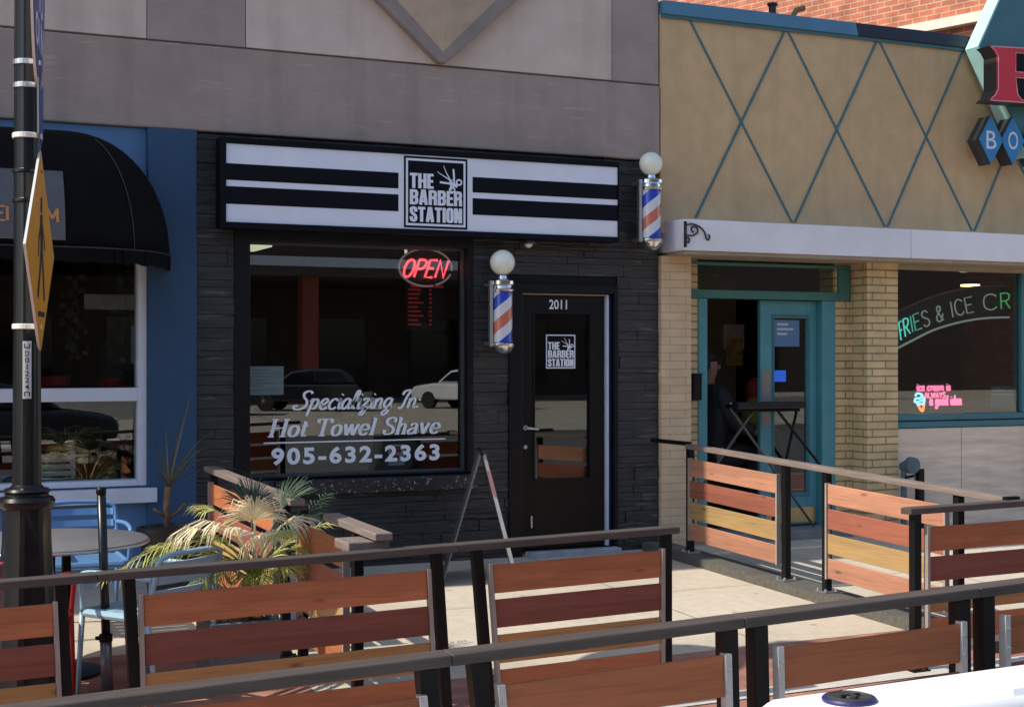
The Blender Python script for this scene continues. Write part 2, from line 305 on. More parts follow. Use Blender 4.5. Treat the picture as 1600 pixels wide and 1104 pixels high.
# text as flat mesh
def text_mb(s, fn, u0, v0, u1, v1, bold=0.0, shear=0.0, space=1.0, depth=.0, align_bbox=True):
    cu = bpy.data.curves.new('t', 'FONT'); cu.body = s; cu.offset = bold; cu.shear = shear; cu.space_character = space; cu.resolution_u = 4
    o = bpy.data.objects.new('t', cu); COL.objects.link(o)
    dg = bpy.context.evaluated_depsgraph_get(); dg.update()
    me = bpy.data.meshes.new_from_object(o.evaluated_get(dg))
    vs = [v.co.copy() for v in me.vertices]; fs = [tuple(p.vertices) for p in me.polygons]
    bpy.data.objects.remove(o); bpy.data.curves.remove(cu); bpy.data.meshes.remove(me)
    x0 = min(v.x for v in vs); x1 = max(v.x for v in vs); y0 = min(v.y for v in vs); y1 = max(v.y for v in vs)
    mb = MB(); mb.add([fn(u0+(v.x-x0)/(x1-x0)*(u1-u0), v0+(v.y-y0)/(y1-y0)*(v1-v0), depth) for v in vs], fs); return mb
def smooth_pts(p, n=6, closed=False):
    out = []; K = len(p)
    for i in range(K if closed else K-1):
        p0 = p[(i-1)%K] if (closed or i>0) else p[0]; p1 = p[i]; p2 = p[(i+1)%K]; p3 = p[(i+2)%K] if (closed or i<K-2) else p[-1]
        for k in range(n):
            t = k/n
            out.append(tuple(.5*((2*b)+(c-a)*t+(2*a-5*b+4*c-d)*t*t+(3*b-a-3*c+d)*t**3) for a,b,c,d in zip(p0,p1,p2,p3)))
    out.append(tuple(p[0] if closed else p[-1])); return out
# single-stroke letters: width, [(smooth?, points)]
G = {
 'F':(.52,[(0,[(.5,1),(0,1),(0,0)]),(0,[(0,.52),(.4,.52)])]), 'R':(.55,[(0,[(0,0),(0,1)]),(1,[(0,1),(.3,1),(.5,.9),(.52,.75),(.45,.6),(.3,.52),(0,.5)]),(0,[(.22,.5),(.55,0)])]),
 'I':(.1,[(0,[(.05,0),(.05,1)])]), 'E':(.5,[(0,[(.5,1),(0,1),(0,0),(.5,0)]),(0,[(0,.52),(.4,.52)])]), 'S':(.52,[(1,[(.5,.85),(.4,.97),(.22,1),(.05,.9),(.02,.75),(.12,.6),(.38,.46),(.5,.3),(.47,.12),(.3,0),(.1,.02),(0,.16)])]),
 '&':(.62,[(1,[(.6,0),(.4,.3),(.16,.68),(.15,.88),(.28,1),(.42,.92),(.42,.74),(.2,.52),(.03,.35),(.02,.14),(.2,0),(.4,.06),(.56,.3),(.6,.45)])]), 'C':(.6,[(1,[(.6,.85),(.45,.98),(.28,1),(.08,.85),(0,.5),(.08,.15),(.28,0),(.45,.02),(.6,.15)])]),
 'O':(.62,[(1,[(.31,1),(.1,.88),(0,.5),(.1,.12),(.31,0),(.52,.12),(.62,.5),(.52,.88),(.31,1)])]), 'P':(.54,[(0,[(0,0),(0,1)]),(1,[(0,1),(.32,1),(.52,.9),(.54,.73),(.46,.56),(.32,.48),(0,.46)])]), 'N':(.56,[(0,[(0,0),(0,1),(.56,0),(.56,1)])]),
 'A':(.56,[(0,[(0,0),(.28,1),(.56,0)]),(0,[(.1,.36),(.46,.36)])]), 'L':(.46,[(0,[(0,1),(0,0),(.46,0)])]), 'W':(.8,[(0,[(0,1),(.2,0),(.4,.8),(.6,0),(.8,1)])]), 'Y':(.54,[(0,[(0,1),(.27,.5),(.54,1)]),(0,[(.27,.5),(.27,0)])]),
 'i':(.14,[(1,[(.0,.38),(.07,.55),(.07,.2),(.1,.02),(.2,.06)]),(0,[(.08,.76),(.1,.82)])]), 'c':(.36,[(1,[(.36,.46),(.26,.56),(.1,.48),(.02,.26),(.1,.03),(.24,0),(.38,.1)])]), 'e':(.38,[(1,[(.03,.25),(.22,.3),(.34,.45),(.24,.57),(.09,.48),(.03,.25),(.1,.04),(.24,0),(.4,.1)])]),
 'r':(.3,[(1,[(0,.4),(.07,.56),(.09,.3),(.08,0)]),(1,[(.09,.34),(.18,.52),(.31,.54)])]), 'a':(.4,[(1,[(.34,.48),(.2,.57),(.05,.42),(.02,.16),(.12,.0),(.24,.08),(.34,.32),(.35,.55)]),(1,[(.35,.55),(.33,.2),(.36,.02),(.46,.08)])]),
 'm':(.6,[(0,[(.03,.55),(.03,0)]),(1,[(.03,.35),(.14,.55),(.26,.5),(.28,.25),(.28,0)]),(1,[(.28,.35),(.4,.55),(.52,.5),(.54,.25),(.54,.05),(.62,.04)])]), 's':(.34,[(1,[(.3,.48),(.2,.56),(.07,.48),(.12,.34),(.26,.22),(.26,.06),(.12,0),(0,.08)])]),
 'g':(.4,[(1,[(.34,.48),(.2,.57),(.05,.42),(.03,.18),(.13,.04),(.26,.14),(.35,.4),(.36,.55)]),(1,[(.36,.55),(.33,.05),(.27,-.25),(.12,-.36),(.02,-.26),(.16,-.1),(.44,.1)])]), 'o':(.38,[(1,[(.2,.56),(.06,.46),(.02,.24),(.1,.04),(.2,0),(.32,.1),(.36,.32),(.3,.5),(.2,.56)])]),
 'd':(.42,[(1,[(.34,.46),(.2,.56),(.05,.42),(.02,.16),(.12,0),(.24,.08),(.34,.3)]),(1,[(.4,.98),(.36,.5),(.34,.1),(.38,.0),(.46,.08)])]), 'p':(.42,[(1,[(.0,.4),(.09,.56),(.06,.1),(.02,-.36)]),(1,[(.07,.36),(.18,.54),(.34,.5),(.36,.26),(.26,.04),(.08,.06)])]),
 'l':(.2,[(1,[(.0,.2),(.14,.55),(.22,.9),(.15,1),(.08,.85),(.05,.3),(.09,.03),(.2,.08)])]), 'z':(.36,[(1,[(.03,.46),(.12,.55),(.3,.5),(.06,.06),(.2,.1),(.26,-.1),(.16,-.33),(.04,-.28),(.2,-.06),(.42,.12)])]), 'n':(.4,[(0,[(.04,.55),(.03,0)]),(1,[(.03,.3),(.16,.54),(.3,.5),(.31,.25),(.32,.03),(.42,.08)])]),
 'M':(.8,[(0,[(.08,0),(.08,1)]),(0,[(.08,.98),(.4,.25)]),(0,[(.4,.25),(.72,.98)]),(0,[(.72,0),(.72,1)])]), ':':(.12,[(0,[(.05,.42),(.07,.5)]),(0,[(.03,.03),(.05,.11)])]), ' ':(.28,[]), 'U':(.5,[(1,[(0,1),(0,.3),(.1,.04),(.25,0),(.4,.04),(.5,.3),(.5,1)])]), 'h':(.4,[(0,[(0,0),(0,1)]),(1,[(0,.3),(.12,.54),(.3,.5),(.31,.25),(.31,0)])]),
}
BLK = {
 'T':(.56,[(0,[(0,.915),(.56,.915)]),(0,[(.28,0),(.28,.98)])]), 'H':(.6,[(0,[(.115,0),(.115,1)]),(0,[(.485,0),(.485,1)]),(0,[(.115,.5),(.485,.5)])]), 'E':(.46,[(0,[(.115,0),(.115,1)]),(0,[(.05,.915),(.46,.915)]),(0,[(.05,.5),(.43,.5)]),(0,[(.05,.085),(.46,.085)])]),
 'B':(.58,[(0,[(.115,0),(.115,1)]),(0,[(.05,.915),(.34,.915),(.43,.89),(.465,.82),(.465,.62),(.43,.54),(.34,.505)]),(0,[(.1,.5),(.34,.5),(.43,.46),(.47,.38),(.47,.18),(.43,.11),(.34,.085),(.05,.085)])]), 'A':(.62,[(0,[(.11,0),(.27,1)]),(0,[(.51,0),(.35,1)]),(0,[(.17,.26),(.45,.26)]),(0,[(.22,.93),(.4,.93)])]),
 'R':(.58,[(0,[(.115,0),(.115,1)]),(0,[(.05,.915),(.34,.915),(.43,.89),(.465,.82),(.465,.62),(.43,.54),(.34,.5),(.1,.5)]),(0,[(.40,.52),(.45,.44),(.468,.34),(.47,0)])]),
 'S':(.56,[(0,[(.445,.66),(.445,.80),(.42,.88),(.34,.915),(.22,.915),(.14,.88),(.115,.80),(.115,.70),(.15,.60),(.41,.41),(.445,.31),(.445,.20),(.42,.12),(.34,.085),(.22,.085),(.14,.12),(.115,.20),(.115,.34)])]),
 'I':(.23,[(0,[(.115,0),(.115,1)])]), 'O':(.56,[(0,[(.28,.915),(.22,.915),(.14,.88),(.115,.80),(.115,.20),(.14,.12),(.22,.085),(.34,.085),(.42,.12),(.445,.20),(.445,.80),(.42,.88),(.34,.915),(.28,.915)])]), 'N':(.6,[(0,[(.115,0),(.115,1)]),(0,[(.485,0),(.485,1)]),(0,[(.13,.98),(.47,.02)])]),
}
SCR = dict(G); SCR['I'] = (.34,[(1,[(.0,.74),(.06,.93),(.22,1),(.34,.96),(.24,.6),(.18,.2),(.08,.0),(-.06,.06)])]); SCR['S'] = (.56,[(1,[(.60,.86),(.5,.98),(.32,.98),(.2,.86),(.26,.66),(.44,.46),(.46,.2),(.26,.02),(-.02,.02),(-.12,.16),(.06,.22)])])
SERIF = {   # upright serif shapes, later sheared: (advance, strokes, serif ticks (x, y, halfwidth))
 'H':(.92,[(0,[(.16,0),(.16,1)]),(0,[(.72,0),(.72,1)]),(0,[(.16,.5),(.72,.5)])],[(.16,0,.15),(.16,1,.15),(.72,0,.15),(.72,1,.15)]), 'o':(.56,[(1,[(.27,.62),(.1,.52),(.06,.3),(.12,.08),(.27,0),(.42,.08),(.48,.32),(.42,.54),(.27,.62)])],[]),
 't':(.38,[(1,[(.18,.86),(.17,.5),(.17,.12),(.22,.02),(.36,.05)]),(0,[(.03,.6),(.36,.6)])],[]), 'T':(.78,[(0,[(.38,0),(.38,.97)]),(0,[(.04,.97),(.72,.97)]),(0,[(.05,.98),(.04,.78)]),(0,[(.71,.98),(.72,.78)])],[(.38,0,.16)]),
 'w':(.82,[(0,[(.08,.62),(.25,0)]),(0,[(.25,0),(.40,.6)]),(0,[(.40,.6),(.57,0)]),(0,[(.57,0),(.74,.62)])],[(.08,.62,.1),(.4,.62,.1),(.74,.62,.08)]), 'e':(.52,[(1,[(.08,.32),(.46,.34),(.4,.55),(.26,.62),(.12,.54),(.06,.3),(.12,.08),(.28,0),(.46,.1)])],[]),
 'l':(.34,[(0,[(.16,0),(.16,1)])],[(.16,0,.13),(.1,1,.07)]), 'S':(.62,[(1,[(.5,.72),(.5,.92),(.32,1),(.14,.93),(.09,.76),(.18,.6),(.42,.44),(.53,.26),(.46,.06),(.28,0),(.1,.06),(.06,.28)])],[(.5,.8,.02)]), 'h':(.62,[(0,[(.14,0),(.14,1)]),(1,[(.14,.4),(.28,.6),(.44,.56),(.47,.36),(.47,0)])],[(.14,0,.12),(.08,1,.07),(.47,0,.12)]),
 'a':(.56,[(1,[(.1,.5),(.24,.62),(.4,.56),(.42,.36),(.42,.08),(.54,.02)]),(1,[(.42,.36),(.18,.3),(.06,.16),(.12,.01),(.28,.02),(.42,.16)])],[]), 'v':(.58,[(0,[(.08,.62),(.28,0)]),(0,[(.28,0),(.47,.62)])],[(.08,.62,.1),(.47,.62,.09)]), ' ':(.34,[],[]),
}
def stroke_layout(s, table, gap):
    x = 0; out = []
    for ch in s:
        g = table[ch]; out.append((x, ch)); x += g[0]+gap
    return out, x-gap
def stroke_ribbon(mb, s, fn, u0, v0, u1, v1, table=G, gap=.12, shear=0.0, thick=.14, thin=.08):
    lay, W = stroke_layout(s, table, gap); sx = (u1-u0)/(W+shear); sy = v1-v0; k = 0
    wf = lambda dx, dy: sy*(thin+(thick-thin)*abs(dy))
    for x, ch in lay:
        for sm, pts in table[ch][1]:
            q = smooth_pts(pts, 6) if sm else pts
            mb.ribbon([(u0+(x+px+shear*py)*sx, v0+py*sy) for px, py in q], wf, fn, .0003*k); k += 1
        for (cx, cy, hw) in (table[ch][2] if len(table[ch]) > 2 else []):
            mb.ribbon([(u0+(x+cx-hw+shear*cy)*sx, v0+cy*sy), (u0+(x+cx+hw+shear*cy)*sx, v0+cy*sy)], lambda a,b: sy*thin*1.1, fn, .0003*k); k += 1
    return mb
def stroke_tube(mb, s, place, gap=.14, r=.01, n=6, only=None):
    lay, W = stroke_layout(s, G, gap)
    for i, (x, ch) in enumerate(lay):
        if only and i not in only: continue
        for sm, pts in G[ch][1]:
            q = smooth_pts(pts, 5) if sm else pts
            mb.tube([place((x+px)/W, py, W) for px, py in q], r, n)
    return mb
# ================================================================== GROUND
def ground_sheet(name, ys, x0, x1, dz, m, nx=40):
    mb = MB(); xs = [x0+(x1-x0)*i/nx for i in range(nx+1)]; n = nx+1
    mb.add([(x, y, gz(x, y)+dz) for y in ys for x in xs], [(j*n+i, j*n+i+1, (j+1)*n+i+1, (j+1)*n+i) for j in range(len(ys)-1) for i in range(nx)])
    o = obj(name, mb, m); struct(o); return o
fr = lambda a, b, n: [a+(b-a)*i/n for i in range(n+1)]
ground_sheet('sidewalk', fr(.35, -3.42, 8), -30, 34, 0, M['sidewalk'])
ground_sheet('brick_paving', fr(-3.42, -6.87, 8), -30, 34, -.002, M['paver'])
ground_sheet('patio_paving', fr(-2.15, -3.418, 4), -6, 2.30, .003, M['paver'])
ground_sheet('paving_band', fr(-4.28, -4.43, 1), -30, 34, .004, M['kerb'])
kb = MB()
for i in range(43):
    xa, xb = -30+1.5*i, -30+1.5*(i+1)-.008
    za, zb = gz(xa,-6.95), gz(xb,-6.95)
    kb.hexa([(xa,-7.03,za-.3),(xb,-7.03,zb-.3),(xb,-6.87,zb-.3),(xa,-6.87,za-.3),(xa,-7.03,za-.004),(xb,-7.03,zb-.004),(xb,-6.87,zb+.003),(xa,-6.87,za+.003)])
struct(obj('kerb', kb, M['kerb'], bevel=.012))
rd = MB(); rd.add([(-300,-7.02,-.44),(300,-7.02,-.44),(300,-24.01,-.44),(-300,-24.01,-.44)], [(0,1,2,3)]); struct(obj('road', rd, M['asphalt']))
op = bx(-120, 140, -70, -24, -.6, -.28); struct(obj('opposite_sidewalk', op, M['sidewalk']))
bg = MB(); bg.add([(-300,-69.9,-.46),(300,-69.9,-.46),(300,-300,-.46),(-300,-300,-.46)], [(0,1,2,3)]); bg.add([(-300,.36,-.3),(300,.36,-.3),(300,300,-.3),(-300,300,-.3)], [(0,1,2,3)]); struct(obj('ground', bg, M['asphalt']))
# joints of the sidewalk slabs: narrow dark saw cuts
jt = MB()
for x in (-1.2, 2.4, 5.15, 7.9, 10.6):
    jt.add([(x, .0, gz(x,0)+.004), (x+.008, .0, gz(x,0)+.004), (x+.008, -3.4, gz(x,-3.4)+.004), (x, -3.4, gz(x,-3.4)+.004)], [(0,1,2,3)])
for y in (-1.72,):
    for i in range(20): 
        xa, xb = -3+i*.8, -3+(i+1)*.8
        jt.add([(xa,y,gz(xa,y)+.0045),(xb,y,gz(xb,y)+.0045),(xb,y-.007,gz(xb,y)+.0045),(xa,y-.007,gz(xa,y)+.0045)], [(0,1,2,3)])
struct(obj('sidewalk_joints', jt, mat('joint_dirt', (.33,.285,.225), .95, var=.3, vscale=20)))
# ================================================================== MAIN BUILDING (barber shop and the blue shop)
bld = thing('shop_building', 'grey concrete shop building with black stone barber front and blue shop front', 'building', (2.4, 0, 0))
XR = 6.405; XL = -10.0; ROOF = 8.0
X_ = lambda px, py=30, Y=0.0: pY(px, py, Y).x
xa, xb, xc = X_(230), X_(385), X_(957)
fm = bx(XL, XR, 0.0, .34, 3.347, 3.99); obj('fascia', fm, M['fascia'], bld, bevel=.012)
mb = MB()
for a, b in ((XL, xa-.003), (xb+.003, xc-.003)): mb.box(a, b, .012, .34, 4.006, ROOF-.46)
obj('upper_wall', mb, M['panel'], bld, bevel=.006)
for a, b in ((xa, xb), (xc, XR)): obj('pilaster', bx(a, b, .022, .34, 4.006, ROOF-.46), M['panel2'], bld, bevel=.006)
obj('wall_core', bx(XL, XR-.003, .045, .33, 3.35, ROOF-.01), M['panel2'], bld)
obj('shade_overhang', bx(XL-.3, XR, -.58, .005, ROOF-.45, ROOF+.02), M['panel'], bld, bevel=.02)  # unseen overhang, added to set the shade edge on pavement and ramp boards
mb = bx(XL, XR, .34, 9.0, ROOF-.3, ROOF-.01); obj('roof', mb, M['fascia'], bld)
mb = MB(); mb.box(XL, XL+.25, .34, 9, -.3, ROOF-.3); mb.box(XR-.25, XR, .35, 9, -.3, ROOF-.3); mb.box(XL, XR, 9, 9.25, -.3, ROOF); obj('side_wall', mb, M['panel2'], bld)
# ornament: inverted diamond in relief
A, Bp, C_ = (590, 0), (762, 0), (687, 103)
def P0(p): q = pY(p[0], p[1], 0); return (q.x, q.z)
ex, ez = P0(C_); lx, lz = P0((585, 0)); rx, rz = P0((805, 0)); 
sl_, sr_ = (lz-ez)/(ex-lx), (rz-ez)/(rx-ex); H2 = 1.3
rim = [(ex, ez), (ex+H2/sr_, ez+H2), (ex+H2/sr_-.0, ez+H2), (ex-H2/sl_, ez+H2)]
rim = [(ex-.03, ez+.012), (ex+.03, ez+.012), (ex+H2/sr_, ez+H2), (ex, ez+2*H2), (ex-H2/sl_, ez+H2)]
obj('ornament_rim', MB().prism(rim, fac(0), -.02, .07), M['ornb'], bld, bevel=.01)
iz = P0((687, 84))[1]; hh = ez+H2-iz
ia, ib, it, iv = (ex, iz), (ex+(hh-.12)/sr_, iz+hh), (ex, iz+2*hh-.2), (ex-(hh-.12)/sl_, iz+hh)
f0, ctr = fac(-.0), (ex+.02, iz+hh)
mb = MB(); pk = [f0(*ia, .072), f0(*ib, .072), f0(*it, .072), f0(*iv, .072), f0(ctr[0], ctr[1], .30)]
mb.add(pk, [(0,1,4),(1,2,4),(2,3,4),(3,0,4),(3,2,1,0)]); obj('ornament_pyramid', mb, M['ornf'], bld)
# black stacked stone cladding with window and door openings
x0, x1 = X_(307, 400), XR-.002
WIN = (X_(368, 500), X_(742, 500), pY(550, 744, 0).z, pY(550, 362, 0).z)
DOOR = (X_(797, 600), X_(968, 600), -.02, pY(880, 444, 0).z)
mb = MB(); z = -.02; rnd = random.Random(3)
while z < 3.33:
    h = rnd.choice((.04,.055,.075,.10)); zt = min(z+h, 3.335); x = x0
    big = rnd.random() < .1
    while x < x1-.01:
        L = rnd.uniform(.14, .55); xe = min(x+L, x1); 
        if x1-xe < .06: xe = x1
        segs = [(x, xe)]
        for (a, b, c, d) in (WIN, DOOR):
            if zt-.008 > c and z+.008 < d:
                ns = []
                for (p, q) in segs:
                    if q <= a or p >= b: ns.append((p, q))
                    else:
                        if p < a-.005: ns.append((p, a))
                        if q > b+.005: ns.append((b, q))
                segs = ns
        dp = rnd.uniform(.004, .014) if rnd.random() < .88 else rnd.uniform(.012, .022)
        for (p, q) in segs:
            if q-p > .01:
                t = [rnd.uniform(-.003,.003) for _ in range(4)]
                yb = .062
                mb.hexa([(p+.001,.045-dp+t[0],z+.0015),(q-.001,.045-dp+t[1],z+.0015),(q-.001,yb,z+.0015),(p+.001,yb,z+.0015),(p+.001,.045-dp+t[2],zt-.0015),(q-.001,.045-dp+t[3],zt-.0015),(q-.001,yb,zt-.0015),(p+.001,yb,zt-.0015)])
        x = xe
    z = zt+.0005
obj('stone_cladding', mb, M['stone'], bld)
mb = MB(); y0, y1 = .060, .30
for (a, b, c, d) in ((x0-.01, WIN[0], -.1, 3.34), (WIN[1], DOOR[0], -.1, 3.34), (DOOR[1], x1, -.1, 3.34), (WIN[0], WIN[1], -.1, WIN[2]), (WIN[0], WIN[1], WIN[3], 3.34), (DOOR[0], DOOR[1], DOOR[3], 3.34)): mb.box(a, b, y0, y1, c, d)
obj('shop_wall', mb, M['stoneb'], bld)
# shop window
wf = MB(); a, b, c, d = WIN; gL, gR, gB, gT = X_(388, 550, .13), X_(721, 550, .13), pY(550, 737, .13).z, pY(550, 386, .13).z
wf.box(a, gL-.012, .02, .20, c, d); wf.box(gR+.012, b, .02, .20, c, d); wf.box(gL-.012, gR+.012, .022, .20, gT+.012, d); wf.box(gL-.012, gR+.012, .022, .20, c, gB-.012)
win = obj('shop_window', wf, M['blkframe'], bld, bevel=.006)
ib_ = MB(); t = .014
ib_.box(gL-.012, gL+.004, .10, .16, gB-.012, gT+.012); ib_.box(gR-.004, gR+.012, .10, .16, gB-.012, gT+.012); ib_.box(gL+.004, gR-.004, .102, .16, gT-.004, gT+.012); ib_.box(gL+.004, gR-.004, .102, .16, gB-.012, gB+.004)
obj('glazing_bead', ib_, mat('grey_glazing_bead', (.06,.07,.075), .4), win)
obj('pane', bx(gL+.003, gR-.003, .13, .136, gB+.003, gT-.003), M['glass'], win)
sp_ = bx(X_(430,755), X_(744,755), -.035, .05, pY(600, 768, 0).z, pY(600, 746, 0).z)
obj('window_sill', sp_, mat('speckled_black_stone', (.016,.016,.018), .35, speck=.55, var=.5, vscale=70, bump=.9, bscale=60), bld, bevel=.006)
# window lettering
gp = fac(.1285)
def pu(x, y, Y=.1285): q = pY(x, y, Y); return q.x, q.z
def lines_box(x0_, yb, x1_, yt, Y):          # bounding box in facade coordinates from pixel corners
    a_, _ = pu(x0_, yb, Y); b_, _ = pu(x1_, yb, Y); xm = (x0_+x1_)/2
    return a_, pu(xm, yb, Y)[1], b_, pu(xm, yt, Y)[1]
u0, v0, u1, v1 = lines_box(461, 638, 662, 612, .1285)
mb = stroke_ribbon(MB(), 'Specializing In:', gp, u0, v0, u1, v1+.01, gap=.075, shear=.30, thick=.155, thin=.085, table=SCR); lt1 = obj('lettering', mb, M['vinyl'], win, recalc=False)
u0, v0, u1, v1 = lines_box(418, 679, 691, 653, .1285)
mb = stroke_ribbon(MB(), 'Hot Towel Shave', gp, u0, v0, u1, v1, table=SERIF, gap=.02, shear=.24, thick=.225, thin=.07); obj('lettering', mb, M['vinyl'], win, recalc=False)
u0, v0, u1, v1 = lines_box(412, 689.5, 696, 687.5, .1285)
obj('underline', bx(u0, u1, .124, .1287, v0, v1), M['vinyl'], win)
u0, v0, u1, v1 = lines_box(424, 723, 687, 696, .1285)
obj('lettering', text_mb('905-632-2363', gp, u0, v0, u1, v1, bold=.036, space=1.22), M['vinyl'], win, recalc=False)
# door
dr = MB(); a, b, c, d = DOOR
dl, dR = X_(812, 650, .10), X_(943, 650, .10); dt = pY(880, 462, .10).z; db = .055
fm = MB(); fm.box(a, dl-.012, .015, .22, -.02, d); fm.box(dR+.062, b, .015, .22, -.02, d); fm.box(dl-.012, dR+.062, .017, .22, dt+.02, d)
obj('door_frame', fm, M['blkframe'], bld, bevel=.005)
dl_, dr_, dbz, dtz = X_(834, 650, .10), X_(921, 650, .10), pY(880, 747, .10).z, pY(880, 489, .10).z
lf = MB(); lf.box(dl, dl_, .09, .14, db, dt); lf.box(dr_, dR, .09, .14, db, dt); lf.box(dl_, dr_, .0905, .14, db, dbz); lf.box(dl_, dr_, .0905, .14, dtz, dt)
door = obj('shop_door', lf, mat('black_door_paint', (.007,.006,.0055), .4, spec=.25, var=.2, vscale=8), bld, bevel=.003)
tr = MB(); e = .012
for (p, q, r_, s_) in ((dl_-e, dl_+.004, dbz-e, dtz+e), (dr_-.004, dr_+e, dbz-e, dtz+e), (dl_+.004, dr_-.004, dbz-e, dbz+.004), (dl_+.004, dr_-.004, dtz-.004, dtz+e)): tr.box(p, q, .083, .12, r_, s_)
obj('glass_moulding', tr, M['blkframe'], door)
obj('pane', bx(dl_+.003, dr_-.003, .112, .118, dbz+.003, dtz-.003), M['glass2'], door)
obj('weather_and_shadow_strip', MB().box(dR+.008, dR+.030, .06, .11, .05, dt+.012), mat('white_strip', (.60,.64,.74), .5, var=.1), bld)
obj('weather_and_shadow_strip', MB().box(dl-.004, dR+.008, .061, .11, dt+.003, dt+.014), mat('beige_strip', (.38,.33,.27), .6), bld)
obj('weather_and_shadow_strip', MB().box(dR+.032, dR+.060, .075, .12, .05, dt+.012), mat('blue_shadow_strip', (.012,.014,.06), .5), bld)  # dark blue strip standing in for the shadow beside the white strip
hx, hz = pu(821, 668, .08); hm = MB(); hm.lathe([(.021,-.012),(.024,-.006),(.024,.0)], 16, (hx, .0895, hz), 'y'); hm.tube([(hx, .085, hz), (hx, .045, hz), (hx+.03, .043, hz-.004), (hx+.105, .045, hz-.014)], [.011,.011,.011,.009], 8)
autosmooth(obj('handle', hm, M['silver'], door))
hx, hz = pu(820.5, 698, .08); autosmooth(obj('lock', MB().lathe([(.017,-.018),(.021,-.010),(.022,0)], 16, (hx, .0895, hz), 'y'), M['silver'], door))
hx, hz = pu(830, 815, .08); obj('door_stop', MB().box(hx-.008, hx+.008, .07, .09, hz-.05, hz+.05), M['silver'], door, bevel=.003)
dg = fac(.0885)
u0, v0, u1, v1 = lines_box(858, 483, 886, 468, .0885)
obj('house_number', text_mb('2011', dg, u0, v0, u1, v1, bold=.018), M['vinyl'], door, recalc=False)
def logo(fn, u0, v0, u1, v1, parent, mw, mk, d=0):
    W, H = u1-u0, v1-v0; U = lambda a: u0+a*W; V = lambda a: v0+a*H
    obj('logo_panel', MB().prism([(u0,v0),(u1,v0),(u1,v1),(u0,v1)], fn, d, d+.002), mk, parent)
    mb = MB(); o_, i_ = .03, .062
    for (p, q, r_, s_) in ((o_, 1-o_, o_, i_), (o_, 1-o_, 1-i_, 1-o_), (o_, i_, i_, 1-i_), (1-i_, 1-o_, i_, 1-i_)):
        mb.prism([(U(p),V(r_)),(U(q),V(r_)),(U(q),V(s_)),(U(p),V(s_))], fn, d+.0022, d+.003)
    obj('logo_border', mb, mw, parent)
    for s, (p, q, r_, s_) in (('THE', (.09,.46,.555,.765)), ('BARBER', (.09,.91,.325,.535)), ('STATION', (.09,.91,.085,.295))):
        obj('lettering', stroke_ribbon(MB(), s, (lambda a, b, dd=0: fn(a, b, d+.0032+dd)), U(p), V(r_), U(q), V(s_), table=BLK, gap=.045, thick=.235, thin=.175), mw, parent, recalc=False)
    mb = MB(); k = [0]
    def st(pts, w0, w1=None):
        n = len(pts); k[0] += 1; cnt = [0]
        def wf(dx, dy): i = cnt[0]; cnt[0] += 1; return (w0+((w1 if w1 is not None else w0)-w0)*i/max(n-1,1))*H
        mb.ribbon([(U(x), V(y)) for x, y in pts], wf, fn, d+.0034+.0002*k[0])
    st([(.62,.89),(.66,.80),(.72,.70),(.78,.62),(.84,.60)], .008, .030); st([(.52,.80),(.62,.745),(.72,.69),(.735,.60),(.745,.555)], .008, .030)
    st([(.775,.85),(.785,.74),(.79,.61)], .028); st([(.56,.655),(.68,.645),(.84,.63)], .028); st([(.71,.69),(.80,.695)], .012); st([(.74,.62),(.80,.60)], .012)
    for cx, cy in ((.865,.665), (.755,.555)): st([(cx+.04*math.cos(a*.5236), cy+.037*math.sin(a*.5236)) for a in range(13)], .024)
    obj('scissors_emblem', mb, mw, parent, recalc=False)
u0, v0, u1, v1 = lines_box(851.5, 577, 900, 521, .110)
logo(fac(.110), u0, v0, u1, v1, door, M['vinyl'], M['signb'])
th = MB().box(X_(822, 855), X_(964, 855), -.09, .02, -.01, .045); obj('threshold', th, mat('grey_stone_step', (.34,.36,.40), .7, var=.2, vscale=12, bump=.4), bld, bevel=.008)
# barbershop interior
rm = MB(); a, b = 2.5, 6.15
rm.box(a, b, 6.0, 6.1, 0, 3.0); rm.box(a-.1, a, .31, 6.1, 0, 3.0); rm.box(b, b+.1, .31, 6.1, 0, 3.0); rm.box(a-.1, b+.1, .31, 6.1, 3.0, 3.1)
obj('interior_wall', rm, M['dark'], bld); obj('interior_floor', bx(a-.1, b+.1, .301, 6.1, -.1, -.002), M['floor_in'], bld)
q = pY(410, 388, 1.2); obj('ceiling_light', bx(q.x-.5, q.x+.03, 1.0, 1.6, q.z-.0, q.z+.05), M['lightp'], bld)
q = pY(631, 391, 2.6); obj('ceiling_light', MB().tube([(q.x-.02, 2.5, q.z+.02), (q.x+.06, 2.7, q.z-.02)], .014, 8), M['lightp'], bld)
# blue shop front
px0, px1 = pY(230, 500, 0).x, pY(307, 500, 0).x
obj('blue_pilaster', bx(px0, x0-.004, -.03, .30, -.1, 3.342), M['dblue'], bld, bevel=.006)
LW = (-3.5, pY(228, 600, .0).x-.02, pY(120, 762, 0).z, 2.75)
mb = MB(); mb.box(XL, px0-.002, .04, .30, LW[3], 3.342); mb.box(XL, LW[0], .04, .30, -.1, LW[3]); mb.box(LW[1]+.03, px0-.002, .04, .30, -.1, LW[3]); mb.box(LW[0], LW[1]+.03, .041, .30, -.1, LW[2])
obj('blue_wall', mb, M['blue'], bld)
def zz(px, py, Y=0.02): return pY(px, py, Y).z
wl = MB(); a, b, c, d = LW[0], LW[1]+.028, LW[2], LW[3]; gr = pY(214, 500, .06).x
mz0, mz1 = zz(140, 627), zz(140, 606); bz = zz(140, 751)
wl.box(gr, b, .0, .16, c, d); wl.box(a, gr, .002, .16, c, bz); wl.box(a, gr, .002, .16, mz0, mz1); wl.box(a, a+.1, .002, .16, bz, d)
lw = obj('blue_shop_window', wl, M['trim'], bld, bevel=.006)
